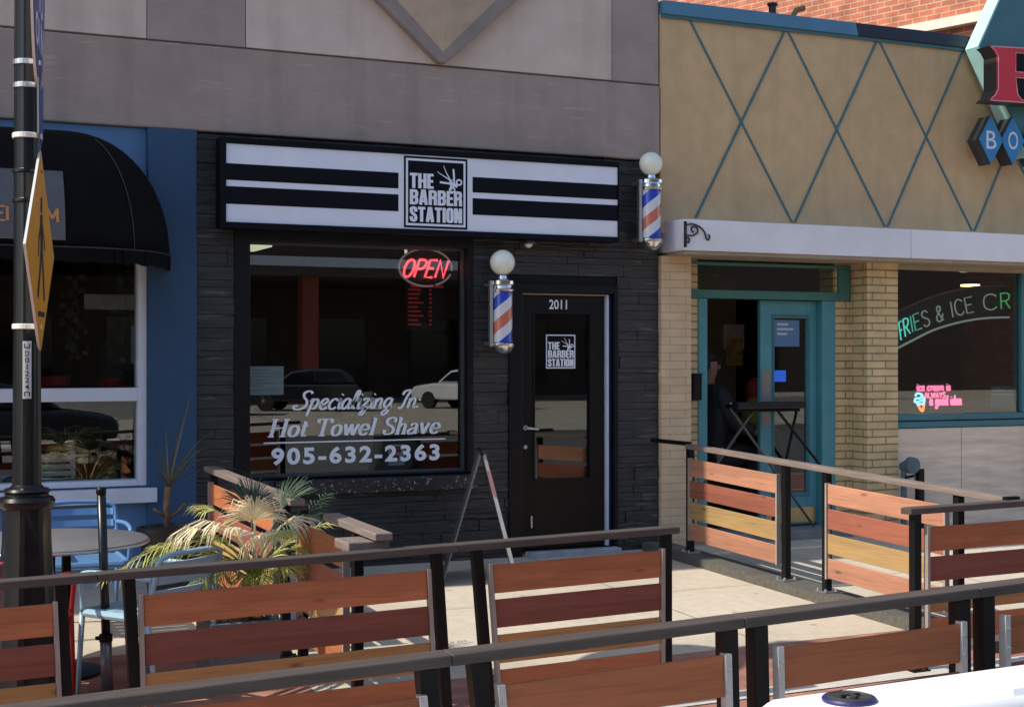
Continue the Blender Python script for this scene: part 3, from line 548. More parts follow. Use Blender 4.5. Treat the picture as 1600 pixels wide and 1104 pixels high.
obj('pane', bx(a+.1, gr, .09, .096, mz1, d), M['glass'], lw); obj('pane', bx(a+.1, gr, .09, .096, bz, mz0), M['glass'], lw)
obj('window_sill', bx(a-.1, pY(246, 775, -.06).x, -.06, .04, zz(200, 786, -.06), zz(200, 763, -.06)), M['trim'], bld, bevel=.006)
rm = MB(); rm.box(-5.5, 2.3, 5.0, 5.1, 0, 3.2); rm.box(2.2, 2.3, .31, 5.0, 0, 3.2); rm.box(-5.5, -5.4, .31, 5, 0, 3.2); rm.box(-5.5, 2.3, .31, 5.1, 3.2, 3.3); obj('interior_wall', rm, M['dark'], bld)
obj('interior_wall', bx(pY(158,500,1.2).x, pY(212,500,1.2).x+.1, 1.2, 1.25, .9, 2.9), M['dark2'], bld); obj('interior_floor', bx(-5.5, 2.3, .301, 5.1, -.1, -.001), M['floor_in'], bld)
# ------------------------------------------------------------------ shop sign
SY = -.14
u0, v0, u1, v1 = pY(353, 223, SY).x, (pY(353,347,SY).z+pY(965,370,SY).z)/2, pY(965,262,SY).x, (pY(353,223,SY).z+pY(965,262,SY).z)/2
sg = thing('shop_sign', 'long white fascia sign with black stripes reading THE BARBER STATION above the window', 'sign', ((u0+u1)/2, 0, v0))
obj('sign_box', MB().box(u0-.045, u1+.012, SY+.012, -.002, v0-.045, v1+.045), M['signb'], sg, bevel=.006)
fr_ = MB(); fr_.box(u0-.045, u0, SY-.014, SY+.011, v0-.045, v1+.045); fr_.box(u1, u1+.012, SY-.014, SY+.011, v0-.045, v1+.045); fr_.box(u0, u1, SY-.013, SY+.011, v1, v1+.045); fr_.box(u0, u1, SY-.013, SY+.011, v0-.045, v0)
obj('sign_frame', fr_, M['signb'], sg, bevel=.003)
obj('sign_face', bx(u0+.001, u1-.001, SY, SY+.010, v0+.001, v1-.001), M['signw'], sg)
H = v1-v0; lx0, lx1 = pY(628, 300, SY).x, pY(733, 300, SY).x; st_ = MB()
for (f0_, f1_) in ((.23,.455), (.535,.745)):
    st_.box(u0+.002, lx0-.03, SY-.003, SY-.0005, v0+H*f0_, v0+H*f1_); st_.box(lx1+.03, u1-.002, SY-.003, SY-.0005, v0+H*f0_, v0+H*f1_)
obj('stripe', st_, M['signb'], sg)
logo(fac(SY-.001), pY(631,300,SY).x, v0+.012, pY(730,300,SY).x, v1-.012, sg, M['signw'], M['signb'])
# small lamp under the sign
q = pY(826, 375, -.07); lp = thing('soffit_lamp', 'small bronze dome lamp under the barber sign, above the door', 'lamp', (q.x, q.y, q.z))
autosmooth(obj('lamp_shade', MB().lathe([(.085,-.035),(.080,-.028),(.055,-.004),(.035,.004),(.035,.04)], 20, q), mat('bronze_metal', (.20,.17,.13), .35, metal=.7), lp)); obj('lamp_bulb', MB().sphere(q+Vector((0,0,-.03)), .035, 12, 8), M['globe'], lp)
# ------------------------------------------------------------------ barber poles
def stripes_mat():
    m = bpy.data.materials.new('barber_stripes'); m.use_nodes = True; t = m.node_tree; N = t.nodes; L = t.links; b = N['Principled BSDF']
    b.inputs['Roughness'].default_value = .25; b.inputs['Coat Weight'].default_value = .4
    tc = N.new('ShaderNodeTexCoord'); sp = N.new('ShaderNodeSeparateXYZ'); L.new(tc.outputs['Object'], sp.inputs[0])
    at = N.new('ShaderNodeMath'); at.operation = 'ARCTAN2'; L.new(sp.outputs['Y'], at.inputs[0]); L.new(sp.outputs['X'], at.inputs[1])
    dv = N.new('ShaderNodeMath'); dv.operation = 'MULTIPLY'; dv.inputs[1].default_value = -1/(2*math.pi); L.new(at.outputs[0], dv.inputs[0])
    ma = N.new('ShaderNodeMath'); ma.operation = 'MULTIPLY_ADD'; ma.inputs[1].default_value = 2.55; L.new(sp.outputs['Z'], ma.inputs[0]); L.new(dv.outputs[0], ma.inputs[2])
    of = N.new('ShaderNodeMath'); of.operation = 'ADD'; of.inputs[1].default_value = 5.70; L.new(ma.outputs[0], of.inputs[0])
    frn = N.new('ShaderNodeMath'); frn.operation = 'FRACT'; L.new(of.outputs[0], frn.inputs[0])
    cr = N.new('ShaderNodeValToRGB'); cr.color_ramp.interpolation = 'CONSTANT'; e = cr.color_ramp.elements
    e[0].position = 0; e[0].color = (.02,.07,.55,1); e[1].position = .26; e[1].color = (.70,.71,.76,1)
    n = e.new(.50); n.color = (.62,.17,.11,1); n = e.new(.76); n.color = (.70,.71,.76,1)
    L.new(frn.outputs[0], cr.inputs[0]); L.new(cr.outputs[0], b.inputs['Base Color']); return m
SM = stripes_mat()
def barber_pole(gx, gy, rg, px, y_top, y_bot, Y, wall, label):
    c = pY(gx, gy, Y); dep = (c-CAM).dot(cam_f); k = dep/F_PX
    zt, zb = pY(px, y_top, Y).z, pY(px, y_bot, Y).z; X = pY(px, (y_top+y_bot)/2, Y).x; h = zt-zb
    t = thing('barber_pole', label, 'barber pole', (X, Y, zb), 0, 'barber poles on the black stone front', world=False)
    r = 15.5*k
    autosmooth(obj('glass_cylinder', MB().lathe([(r,.12*h),(r,.80*h)], 32), SM, t), 60)
    autosmooth(obj('top_collar', MB().lathe([(r*.92,.80*h),(r*1.18,.805*h),(r*1.22,.83*h),(r*1.05,.85*h),(r*1.05,.88*h),(r*1.25,.90*h),(r*1.25,.945*h),(r*.95,.965*h),(r*.5,.98*h),(r*.45,1.02*h)], 32), M['chrome'], t), 50)
    autosmooth(obj('bottom_cap', MB().lathe([(.02,-.06*h),(r*.55,-.05*h),(r*.95,.0),(r*1.08,.04*h),(r*1.2,.06*h),(r*1.2,.10*h),(r*1.05,.115*h),(r*.9,.12*h)], 32), M['chrome'], t), 50)
    autosmooth(obj('globe_lamp', MB().sphere((0,0,c.z-zb), rg*k, 28, 18), M['globe'], t), 80)
    br = MB(); br.box(-r*1.45, -r*1.1, -.02, .02, .06*h, .95*h)
    for f in (.10, .90): br.box(-r*1.3, r*.4, .0, wall-Y, (f-.025)*h, (f+.025)*h)
    obj('wall_bracket', br, M['silver'], t, bevel=.004); return t
barber_pole(786, 410, 19.8, 785, 433, 548, -.11, .03, 'barber pole with pale globe beside the shop door, red and blue stripes')
barber_pole(1018, 256, 18.3, 1017, 276, 385, -.12, .03, 'higher barber pole with pale globe at the corner by the tan wall')
# ------------------------------------------------------------------ awning of the blue shop
aw = thing('shop_awning', 'black rounded canvas awning with a grey name patch over the blue shop window', 'awning', (0, 0, 2.4))
ap, ah, azb = .78, 0, pY(265, 402, -.1).z; azt = zz(90, 205, 0); ah = azt-azb; axc = pY(100, 300, -.1).x; ax_ = pY(264, 400, -.05).x-axc
mb = MB(); nu, nv = 10, 14; L0 = -4.2; rows = []
cols = [('s', L0+(axc-L0)*i/10) for i in range(11)] + [('e', R(90*i/16)) for i in range(1, 17)]
for kd, val in cols:
    for j in range(nv+1):
        ph = R(90*j/nv)
        if kd == 's': rows.append((val, -.002-ap*math.sin(ph), azb+ah*math.cos(ph)))
        else: rows.append((axc+ax_*math.sin(val)*math.sin(ph)**.9, -.002-ap*math.cos(val)*math.sin(ph), azb+ah*math.cos(ph)))
n = nv+1; mb.add(rows, [(i*n+j, i*n+j+1, (i+1)*n+j+1, (i+1)*n+j) for i in range(len(cols)-1) for j in range(nv)])
ca = obj('canvas', mb, M['awn'], aw); autosmooth(ca, 80); md = ca.modifiers.new('thick', 'SOLIDIFY'); md.thickness = .006
mb = MB(); P = []
for i in range(120):
    u = i/119
    if u < .7: x, y = L0+(axc-L0)*u/.7, -.002-ap
    else: v = R(90*(u-.7)/.3); x, y = axc+ax_*math.sin(v), -.002-ap*math.cos(v)
    P.append((x, y, .085+.018*abs(math.sin(i*.62))))
for i in range(119):
    (xa_, ya_, ha), (xb_, yb_, hb) = P[i], P[i+1]
    mb.add([(xa_,ya_,azb),(xb_,yb_,azb),(xb_,yb_,azb-hb),(xa_,ya_,azb-ha)], [(0,1,2,3)])
va = obj('valance', mb, M['awn'], aw); md = va.modifiers.new('thick', 'SOLIDIFY'); md.thickness = .006
obj('hem_piping', MB().tube([(x, y-.004, azb+.004) for x, y, h_ in P], .006, 5), mat('grey_piping', (.03,.03,.032), .6), aw, smooth=True)
for ph0 in (.55,): obj('seam', MB().tube([(axc+ax_*math.sin(ph0)*math.sin(R(90*j/14))**.9, -.006-ap*math.cos(ph0)*math.sin(R(90*j/14)), azb+.004+ah*math.cos(R(90*j/14))) for j in range(4,15)], .004, 5), MATS['grey_piping'], aw, smooth=True)
mb = MB(); za_, zb_ = pY(50, 374, -ap).z, pY(50, 262, -ap).z; xe_ = pY(102, 330, -ap).x
def onaw(x, z, d): # point just outside the canvas
    cph = min(max((z-azb)/ah, 0), 1); return Vector((x, -.012-ap*math.sqrt(max(0, 1-cph*cph))-d, z))
zm = [za_+(zb_-za_)*i/8 for i in range(9)]
mb.add([onaw(x, z_, .0) for z_ in zm for x in (-1.2, xe_)], [(2*i, 2*i+1, 2*i+3, 2*i+2) for i in range(8)]); pa = obj('name_patch', mb, M['awng'], aw); md = pa.modifiers.new('thick', 'SOLIDIFY'); md.thickness = .006; md.offset = 1
for s, xa_, xb_ in (('E', -8, 8), ('I', 10.5, 12.5), ('M', 72, 92)):
    fn = lambda u, v, d: onaw(u, v, .012)
    obj('lettering', stroke_ribbon(MB(), s, (lambda u, v, d=0: onaw(u, v, .012+d)), pY(xa_,340,-ap).x, pY(80,347,-ap).z, pY(xb_,340,-ap).x, pY(80,325,-ap).z, thick=.2, thin=.16), M['orange'], pa, recalc=False)
# things inside the blue shop window
def vine(label, px, y0, y1, Y, n, sd):
    rn = random.Random(sd); t0 = pY(px, y0, Y); t1 = pY(px, y1, Y)
    t = thing('hanging_vine', label, 'plant', t1, 0, 'vines hanging in the blue shop window'); mb = MB()
    obj('stem', MB().tube([t0, t0.lerp(t1,.5)+Vector((.02,0,0)), t1], .005, 5), M['palmk'], t)
    for i in range(n):
        c = t0.lerp(t1, i/n)+Vector((rn.uniform(-.08,.08), rn.uniform(-.06,.06), 0)); d = Vector((rn.uniform(-1,1), rn.uniform(-.6,.3), rn.uniform(-1,.1))).normalized(); s_ = d.cross(Vector((0,1,.2))).normalized(); l = rn.uniform(.05,.09)
        mb.add([c, c+d*l*.5+s_*l*.35, c+d*l, c+d*l*.5-s_*l*.35], [(0,1,2,3)])
    obj('leaves', mb, mat('dull_vine_leaf', (.05,.075,.045), .5, var=.3), t)
vine('trailing vine hanging at the right side of the blue shop window', 190, 415, 580, .5, 46, 2)
vine('trailing vine hanging nearer the lamp post behind the blue shop window', 118, 430, 560, .7, 34, 5)
for i, (px, py, r, lb) in enumerate(((84, 597, .12, 'round red dish nearer the lamp post on the blue shop window shelf'), (178, 600, .11, 'red dish with pale rim in the lower right of the upper blue window'))):
    q = pY(px, py, .35); autosmooth(tag(obj('red_dish', MB().lathe([(r*.5,-.05),(r*.9,-.02),(r,.04),(r*.93,.045),(r*.8,0),(r*.3,-.02)], 24, q), M['redcl']), lb, 'dish', 'red dishes in the shop window'))
q0, q1 = pY(60, 755, .5), pY(118, 710, .5)
cr_ = thing('slatted_crate', 'white slatted crate behind the lower pane of the blue shop window', 'crate', (q0.x, .5, q0.z))
mb = MB()
for i in range(4): z_ = q0.z+(q1.z-q0.z)*i/4; mb.box(q0.x, q1.x, .5, .52, z_, z_+.035)
obj('slats', mb, M['white'], cr_); obj('end_posts', MB().box(q0.x, q0.x+.03, .521, .55, q0.z-.05, q1.z+.02).box(q1.x-.03, q1.x, .521, .55, q0.z-.05, q1.z+.02), M['white'], cr_)
q = pY(103, 722, .8); bk = thing('flower_basket', 'basket of yellow grass standing behind the lower pane of the blue window', 'plant', q); mb = MB(); rn = random.Random(4)
for i in range(60):
    a = rn.uniform(0, 6.28); l = rn.uniform(.15,.36); b_ = q+Vector((0,0,.05)); e_ = b_+Vector((math.cos(a)*l*.9, math.sin(a)*l*.5, l*.8)); m_ = (b_+e_)/2+Vector((0,0,.08)); mb.tube([b_, m_, e_-Vector((0,0,.06))], [.004,.004,.001], 4)
obj('grass', mb, M['palmy'], bk); autosmooth(obj('basket', MB().lathe([(.09,-.12),(.13,.03),(.14,.05),(.1,.05)], 20, q), M['trunk'], bk))
obj('shelf', bx(-3.4, gr, .2, .75, pY(100, 612, .3).z-.06, pY(100, 612, .3).z-.02), M['dark2'], bld); obj('shelf', bx(-3.4, gr, .3, 1.1, bz-.06, bz-.02), M['dark2'], bld)
# things in the barbershop window
q0, q1 = pY(389, 617, .16), pY(443, 572, .16)
nt_ = MB().box(q0.x, q1.x, .158, .161, q0.z, q1.z); no = tag(obj('window_notice', nt_, M['paper']), 'pale blue paper notice taped inside the left of the barber window', 'notice')
mb = MB(); rn = random.Random(1)
for i in range(7): z_ = q1.z-.03-i*.026; mb.box(q0.x+.02, q0.x+.02+rn.uniform(.12,.24), .1568, .1575, z_, z_+.006)
obj('print_lines', mb, mat('faint_print', (.36,.42,.45), .8), no)
q0, q1 = pY(607, 727, .34), pY(632, 694, .34)
cd_ = thing('counter_card', 'small white card with red print behind the phone number on the barber window', 'card', (q0.x, .34, q0.z)); obj('card_sheet', MB().box(q0.x, q1.x, .34, .343, q0.z, q1.z), M['white'], cd_)
obj('print', MB().box(q0.x+.02, q1.x-.03, .3385, .3395, (q0.z+q1.z)/2+.02, (q0.z+q1.z)/2+.07).box(q0.x+.03, q1.x-.05, .3385, .3395, (q0.z+q1.z)/2-.03, (q0.z+q1.z)/2), M['red'], cd_)
# OPEN neon
OY = .24; c = pY(665, 418, OY); u0, v0, u1, v1 = lines_box(628, 433, 701, 406, OY)
on = thing('open_sign', 'oval neon sign reading OPEN in red inside the barber window', 'neon sign', c)
def pl_open(off): return lambda s, v, W: Vector((u0+(u1-u0)*(s*.88+.12*v)+off[0], OY, v0+(v1-v0)*v+off[1]))
mb = stroke_tube(MB(), 'OPEN', pl_open((0,0)), gap=.2, r=.0105, n=8); obj('lettering', mb, M['neonred'], on, smooth=True)
a_ = pY(706, 418, OY).x-c.x; b_ = c.z-pY(665, 447, OY).z
for k, (A0, A1) in enumerate(((-.15, 1.35), (1.75, 5.0), (5.1, 5.95))):
    obj('neon_ring', MB().tube([(c.x+a_*math.cos(A0+(A1-A0)*i/30), OY, c.z+b_*math.sin(A0+(A1-A0)*i/30)) for i in range(31)], .009, 6), mat('dim_ring_tube', (.6,.65,.66), .3, emit=(.5,.55,.6), estr=.10), on, smooth=True)
obj('backing_panel', MB().prism([(c.x+a_*.98*math.cos(i*.2618), c.z+b_*.98*math.sin(i*.2618)) for i in range(24)], fac(OY), -.05, -.03), mat('black_sign_backing', (.008,.008,.010), .5), on)
# red price list below
q0, q1 = pY(638, 512, .26), pY(693, 452, .26); pl_ = thing('price_list', 'faint red lit price list under the OPEN sign in the barber window', 'sign', (q0.x, .26, q0.z)); mb = MB(); rn = random.Random(9)
for i in range(9):
    z_ = q1.z-i*(q1.z-q0.z)/9; mb.box(q0.x, q0.x+rn.uniform(.08,.14), .258, .26, z_-.014, z_); mb.box(q0.x+.18, q0.x+.205, .258, .26, z_-.014, z_)
mb.box(q0.x+.02, q1.x, .258, .26, q1.z+.012, q1.z+.03); obj('price_lines', mb, M['redled'], pl_)
obj('list_backing', bx(q0.x-.02, q1.x+.02, .262, .268, q0.z-.02, q1.z+.05), M['signb'], pl_)
# ================================================================== DINER
dn = thing('diner_building', 'tan stucco diner with teal lattice strips, buff brick piers and teal door', 'building', (8.5, 0, 0))
DX0, DX1 = XR+.012, 13.6; ZC = 2.875; ZT = 4.615
obj('stucco_wall', bx(DX0, DX1, .01, .30, ZC-.15, ZT), M['stucco'], dn)
ZK = pY(1032, 0, -.02).z
cs = pY(1338, 45, -.02).x
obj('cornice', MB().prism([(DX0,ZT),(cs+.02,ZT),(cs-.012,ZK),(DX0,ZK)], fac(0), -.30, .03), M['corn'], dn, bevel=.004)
obj('cornice', MB().prism([(cs+.023,ZT),(DX1,ZT),(DX1,ZK),(cs-.009,ZK)], fac(0), -.30, .03), M['cornd'], dn, bevel=.004)  # dark slanted end of the cornice: shade put in as navy colour
obj('cornice_underline', bx(DX0, DX1, -.012, .005, ZT-.03, ZT-.001), M['lat'], dn)
# lattice strips: crossing points at the canopy and the cornice
tops = [pY(x_, y_, 0).x for x_, y_ in ((1076,26), (1231,46), (1377,62), (1509,78))]; bots = [pY(x_, y_, 0).x for x_, y_ in ((1086,337), (1241,347), (1384,355), (1522,361))]
pt = (tops[3]-tops[1])/2; pb = (bots[3]-bots[0])/3; zt_, zb_ = ZT-.03, ZC-.005
tops = [tops[0]+.0+pt*i for i in range(8)]; bots = [bots[0]+pb*i for i in range(8)]
mb = MB()
def strip(xb_, xt_, d):
    if xt_ > DX1-.1 or xb_ > DX1-.1: return
    mb.prism([(xb_-.011, zb_), (xb_+.011, zb_), (xt_+.011, zt_), (xt_-.011, zt_)], fac(.01), .0, .008+d)
for i in range(7): strip(bots[i+1]-.02, tops[i]+.02, 0); strip(bots[i]+.01, tops[i+1]-.02, .0015)
obj('lattice_strips', mb, M['lat'], dn)
# canopy
CY = -.30; cx0 = pY(1068, 360, CY).x; cb, ct = pY(1300, 399, CY).z, pY(1300, 352.5, CY).z
cj = pY(1424, 380, CY).x; cn = obj('canopy', MB().box(cx0, cj-.004, CY, .30, cb, ct), M['canopy'], dn, bevel=.008)
obj('canopy', MB().box(cj+.004, DX1, CY+.001, .30, cb, ct), M['canopy'], dn, bevel=.008)
obj('canopy_soffit', bx(cx0+.03, DX1, CY+.03, .6, cb-.03, cb-.002), M['soffit'], dn)
mb = MB(); mb.box(*(lambda q: (q.x-.012, q.x+.012, CY-.014, CY-.001, pY(1070,386,CY).z, pY(1070,346,CY).z))(pY(1070, 360, CY)))
def sc(pts, r=.007): mb.tube([pY(x_, y_, CY-.01) for x_, y_ in smooth_pts(pts, 6)], r, 6)
sc([(1071,352),(1082,350),(1094,355),(1101,363),(1103,371),(1106,375),(1109,371),(1107,366)]); sc([(1071,367),(1082,368),(1090,363),(1089,356),(1083,354),(1080,359),(1084,363)]); sc([(1071,376),(1076,379),(1077,373),(1073,371)])
obj('scroll_bracket', mb, mat('black_wrought_iron', (.012,.012,.02), .5), cn, smooth=True)
# brick piers and recess
RY = .26
p1a, p1b = DX0, pY(1080, 600, 0).x; p2a, p2b = pY(1355, 600, 0).x, pY(1403, 600, 0).x; r2 = pY(1300, 600, RY).x
hz_ = cb-.03
obj('brick_pier', bx(p1a, p1b, 0, .40, -.1, hz_), M['pbrick'], dn); obj('brick_pier', bx(p2a, p2b, 0, .40, -.1, hz_), M['ybrick'], dn)
jL, jR = pY(1090, 600, RY).x, pY(1305, 600, RY).x
obj('recess_wall', bx(p1b+.002, jL, RY, .5, -.1, hz_), M['ybrick'], dn); obj('recess_wall', bx(jR, p2a-.002, RY, .5, -.1, hz_), M['ybrick'], dn)
# door frame: teal jambs, transom
DY = .30; zh1, zh0 = pY(1200, 468, DY).z, pY(1200, 455, DY).z; ztt, ztb = pY(1200, 417, DY).z, zh0
hl, hr = p1b+.001, pY(1328, 440, RY-.02).x-.002
mb = MB(); jr = pY(1279, 600, DY).x; jl2 = pY(1101, 600, DY).x
obj('door_jamb', bx(jL+.002, jl2, RY-.01, .42, -.0, zh1), M['teall'], dn, bevel=.008); obj('door_jamb', bx(jr+.004, jR-.002, RY-.01, .42, 0, zh1), M['teall'], dn, bevel=.008)
mb = MB(); mb.box(hl, hr, RY-.03, RY+.12, zh1, zh0); mb.box(hl, hr, RY-.03, RY+.12, ztt, hz_-.02); mb.box(hr-.13, hr, RY-.031, RY+.12, zh0, ztt); mb.box(hl, hl+.03, RY-.03, RY+.12, zh0, ztt)
tr_ = obj('transom', mb, M['tealg'], dn, bevel=.006)
obj('pane', bx(hl+.03, hr-.13, RY+.03, RY+.036, zh0, ztt), M['glass'], tr_)
# right door leaf
dl, dR2 = pY(1186, 600, DY+.05).x, jr+.002; gl, g2 = pY(1208, 600, DY+.05).x, pY(1259, 600, DY+.05).x; gzt, gzb = pY(1233, 497, DY+.05).z, pY(1233, 770, DY+.05).z; zs = .10
mb = MB(); y0, y1 = DY+.03, DY+.075
mb.box(dl, gl, y0, y1, zs, zh1-.006); mb.box(g2, dR2, y0, y1, zs, zh1-.006); mb.box(gl, g2, y0+.001, y1, gzt, zh1-.006); mb.box(gl, g2, y0+.001, y1, zs, gzb)
dd = obj('diner_door', mb, M['teall'], dn, bevel=.004)
mb = MB()
for (a, b, c, d) in ((gl-.025, gl-.005, gzb-.03, gzt+.03), (g2+.005, g2+.025, gzb-.03, gzt+.03), (gl-.005, g2+.005, gzb-.03, gzb-.01), (gl-.005, g2+.005, gzt+.01, gzt+.03)): mb.box(a, b, y0-.008, y0+.002, c, d)
obj('glass_moulding', mb, M['teal'], dd); obj('pane', bx(gl, g2, y0+.02, y0+.026, gzb, gzt), M['glass2'], dd)
q0, q1 = pY(1190, 664, DY+.03), pY(1203, 578, DY+.03); obj('push_plate', bx(q0.x, q1.x, y0-.006, y0-.001, q0.z, q1.z), M['plate'], dd)
obj('kick_plate', bx(pY(1200,800,DY).x, dR2-.02, y0-.006, y0-.001, zs+.02, pY(1250, 792, DY+.03).z), M['brass'], dd)
obj('doorstep', bx(jL, jR, -.0, .5, -.08, .085), mat('grey_step_stone', (.20,.20,.20), .8, var=.2), dn, bevel=.01)
# diner window
WY = .12; w0, w1 = p2b+.001, pY(1592, 550, WY).x; wb, wt = pY(1500, 645, WY).z, pY(1500, 424, WY).z
mb = MB(); mb.box(w1, w1+.09, WY-.04, WY+.08, wb, wt); obj('head_trim', bx(w0, DX1, WY-.041, WY+.08, wt, hz_-.002), M['soffit'], dn)
wd = obj('diner_window', mb, M['teal'], dn, bevel=.006)
obj('pane', bx(w0, w1, WY, WY+.006, wb, wt), M['glass'], wd); obj('pane', bx(w1+.09, DX1-.3, WY, WY+.006, wb, wt), M['glass'], wd)
mb = MB(); sb0 = pY(1500, 667, WY-.08).z; mb.box(w0, DX1, WY-.08, WY+.08, sb0, sb0+(wb-sb0)*.5-.004); mb.box(w0, DX1, WY-.06, WY+.08, sb0+(wb-sb0)*.5+.004, wb-.001); obj('window_sill', mb, M['teal'], wd, bevel=.008)
tj = pY(1502, 720, .02).x; mb = MB(); mb.box(w0, tj-.004, .02, .30, -.1, sb0-.003); mb.box(tj+.004, tj+1.4, .02, .30, -.1, sb0-.003); mb.box(tj+1.408, DX1, .02, .3, -.1, sb0-.003)
obj('stone_panel', mb, M['travert'], dn)
# diner shell, roof and interior
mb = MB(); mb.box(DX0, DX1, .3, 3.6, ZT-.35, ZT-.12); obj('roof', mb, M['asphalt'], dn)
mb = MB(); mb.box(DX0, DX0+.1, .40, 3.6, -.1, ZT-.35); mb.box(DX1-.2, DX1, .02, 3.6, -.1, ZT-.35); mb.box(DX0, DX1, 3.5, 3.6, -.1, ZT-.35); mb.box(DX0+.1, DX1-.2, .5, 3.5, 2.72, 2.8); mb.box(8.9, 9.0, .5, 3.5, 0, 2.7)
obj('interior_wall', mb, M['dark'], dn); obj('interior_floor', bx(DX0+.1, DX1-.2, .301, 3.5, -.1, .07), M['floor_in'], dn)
q = pY(1122, 540, 1.9); obj('interior_wall', bx(q.x-.25, q.x+.22, 1.9, 2.0, .1, 2.5), mat('tan_interior_panel', (.22,.16,.10), .8, var=.2), dn)
q0, q1 = pY(1131, 545, 1.88), pY(1163, 507, 1.88); po = thing('wall_poster', 'pale poster on the dim wall inside the open diner doorway', 'poster', (q0.x, 1.88, q0.z))
obj('poster_sheet', bx(q0.x, q1.x, 1.88, 1.89, q0.z, q1.z), mat('poster_paper', (.60,.50,.45), .8, var=.2, vscale=12), po); obj('poster_picture', bx(q0.x+.03, q1.x-.02, 1.876, 1.879, q0.z-.17, q0.z+.11), mat('yellow_picture', (.55,.34,.10), .8, var=.5, vscale=15), po)
q0, q1 = pY(1211, 541, .33), pY(1250, 500, .33)
pn = thing('door_poster', 'blue notice on the glass of the teal diner door', 'notice', (q0.x, .35, q0.z)); obj('poster_sheet', bx(q0.x, q1.x, .3405, .3435, q0.z, q1.z), mat('blue_notice_paper', (.10,.20,.36), .6, var=.12), pn)
mb = MB(); 
for k_, s_ in enumerate((.55, .8, .5)): mb.box(q0.x+.03, q0.x+.03+(q1.x-q0.x)*s_*.8, .3385, .3398, q1.z-.05-.045*k_, q1.z-.03-.045*k_)
obj('print_lines', mb, mat('pale_print', (.5,.55,.6), .7), pn)
q = pY(1216, 588, .9); tg = thing('till_screen', 'small blue lit till screen behind the diner door glass', 'screen', q); obj('screen', bx(q.x-.05, q.x+.09, .9, .92, q.z-.05, q.z+.06), mat('lit_blue_screen', (.02,.05,.3), .4, emit=(.05,.2,1), estr=.7), tg); obj('stand', bx(q.x-.02, q.x+.03, .93, .97, q.z-.35, q.z), M['signb'], tg)
for px, py, yy in ((1515, 424, 1.0), (1516, 447, 2.4), (1088, 411, .9)):
    q = pY(px, py, yy); autosmooth(obj('ceiling_light', MB().lathe([(.001,-.004),(.11,-.003),(.11,.02),(.001,.021)], 20, q), M['warm'], dn))
# roof vent and bent pipe behind the cornice
q = pY(1207, 18, .5); tag(obj('roof_vent', MB().lathe([(.035,-.4),(.035,.05),(.05,.052),(.05,.075),(.03,.08)], 14, q), M['cornd']), 'short black vent stub standing on the diner roof edge', 'vent pipe')
q = pY(1240, 24, .6); tag(obj('roof_pipe', MB().tube([q+Vector((0,0,-.4)), q+Vector((0,0,.0)), q+Vector((.03,0,.05)), q+Vector((.12,0,.08))], .028, 10), mat('rusty_pipe', (.30,.18,.10), .7), smooth=True), 'bent tan pipe sticking up behind the diner roof edge', 'vent pipe')
# ------------------------------------------------------------------ neon arch sign: FRIES & ICE CR
NY = .20
def arch(pts): return [pY(x_, y_, NY) for x_, y_ in smooth_pts(pts, 8)]
top_ = [(1398,488),(1425,476),(1455,464),(1485,455),(1516,449),(1545,446.5),(1578,446)]; bot_ = [(1398,546),(1425,532),(1455,517),(1485,507),(1516,500),(1545,496.5),(1577,495.5)]
ns = thing('neon_arch_sign', 'arched neon sign reading FRIES & ICE CR across the diner window', 'neon sign', pY(1490, 480, NY))
t_, b_ = arch(top_), arch(bot_); n = len(t_); f_ = lambda p: Vector((p.x, NY+.03, p.z)); g_ = lambda p: Vector((p.x, NY+.04, p.z))
mb = MB(); mb.add([f_(p) for p in t_]+[f_(p) for p in b_]+[g_(p) for p in t_]+[g_(p) for p in b_], [(i, i+1, n+i+1, n+i) for i in range(n-1)]+[(2*n+i, 3*n+i, 3*n+i+1, 2*n+i+1) for i in range(n-1)]); obj('sign_panel', mb, M['archp'], ns)
obj('border_tube', MB().tube(t_, .008, 6), mat('dim_border_tube', (.20,.17,.15), .4), ns, smooth=True); obj('border_tube', MB().tube(b_, .011, 6), M['neonoff'], ns, smooth=True)
base = smooth_pts([(1408,531),(1425,519),(1452,508),(1475,500),(1504,491),(1535,485),(1578,481.5)], 10); topl = smooth_pts([(1404,504),(1421,494),(1446,485),(1472,476),(1499,467.5),(1533,461),(1577,457.5)], 10)
def arch_at(s, v):
    f = s*(len(base)-1); i = min(int(f), len(base)-2); r = f-i
    b0 = [base[i][k]+(base[i+1][k]-base[i][k])*r for k in (0,1)]; t0 = [topl[i][k]+(topl[i+1][k]-topl[i][k])*r for k in (0,1)]
    return pY(b0[0]+(t0[0]-b0[0])*v, b0[1]+(t0[1]-b0[1])*v, NY)
pl = lambda s, v, W: arch_at(s, v)
txt = 'FRIES & ICE CR'
for nm, idx, m_ in (('lettering', {0,1}, M['neonteal']), ('lettering', {2,3}, mat('faint_teal_neon', (.2,.45,.4), .4, emit=(.12,.6,.5), estr=.42)), ('lettering', {4,6,8,9,10,12}, M['neonoff']), ('lettering', {13}, M['neongreen'])):
    obj(nm, stroke_tube(MB(), txt, pl, gap=.22, r=.0075, n=6, only=idx), m_, ns, smooth=True)
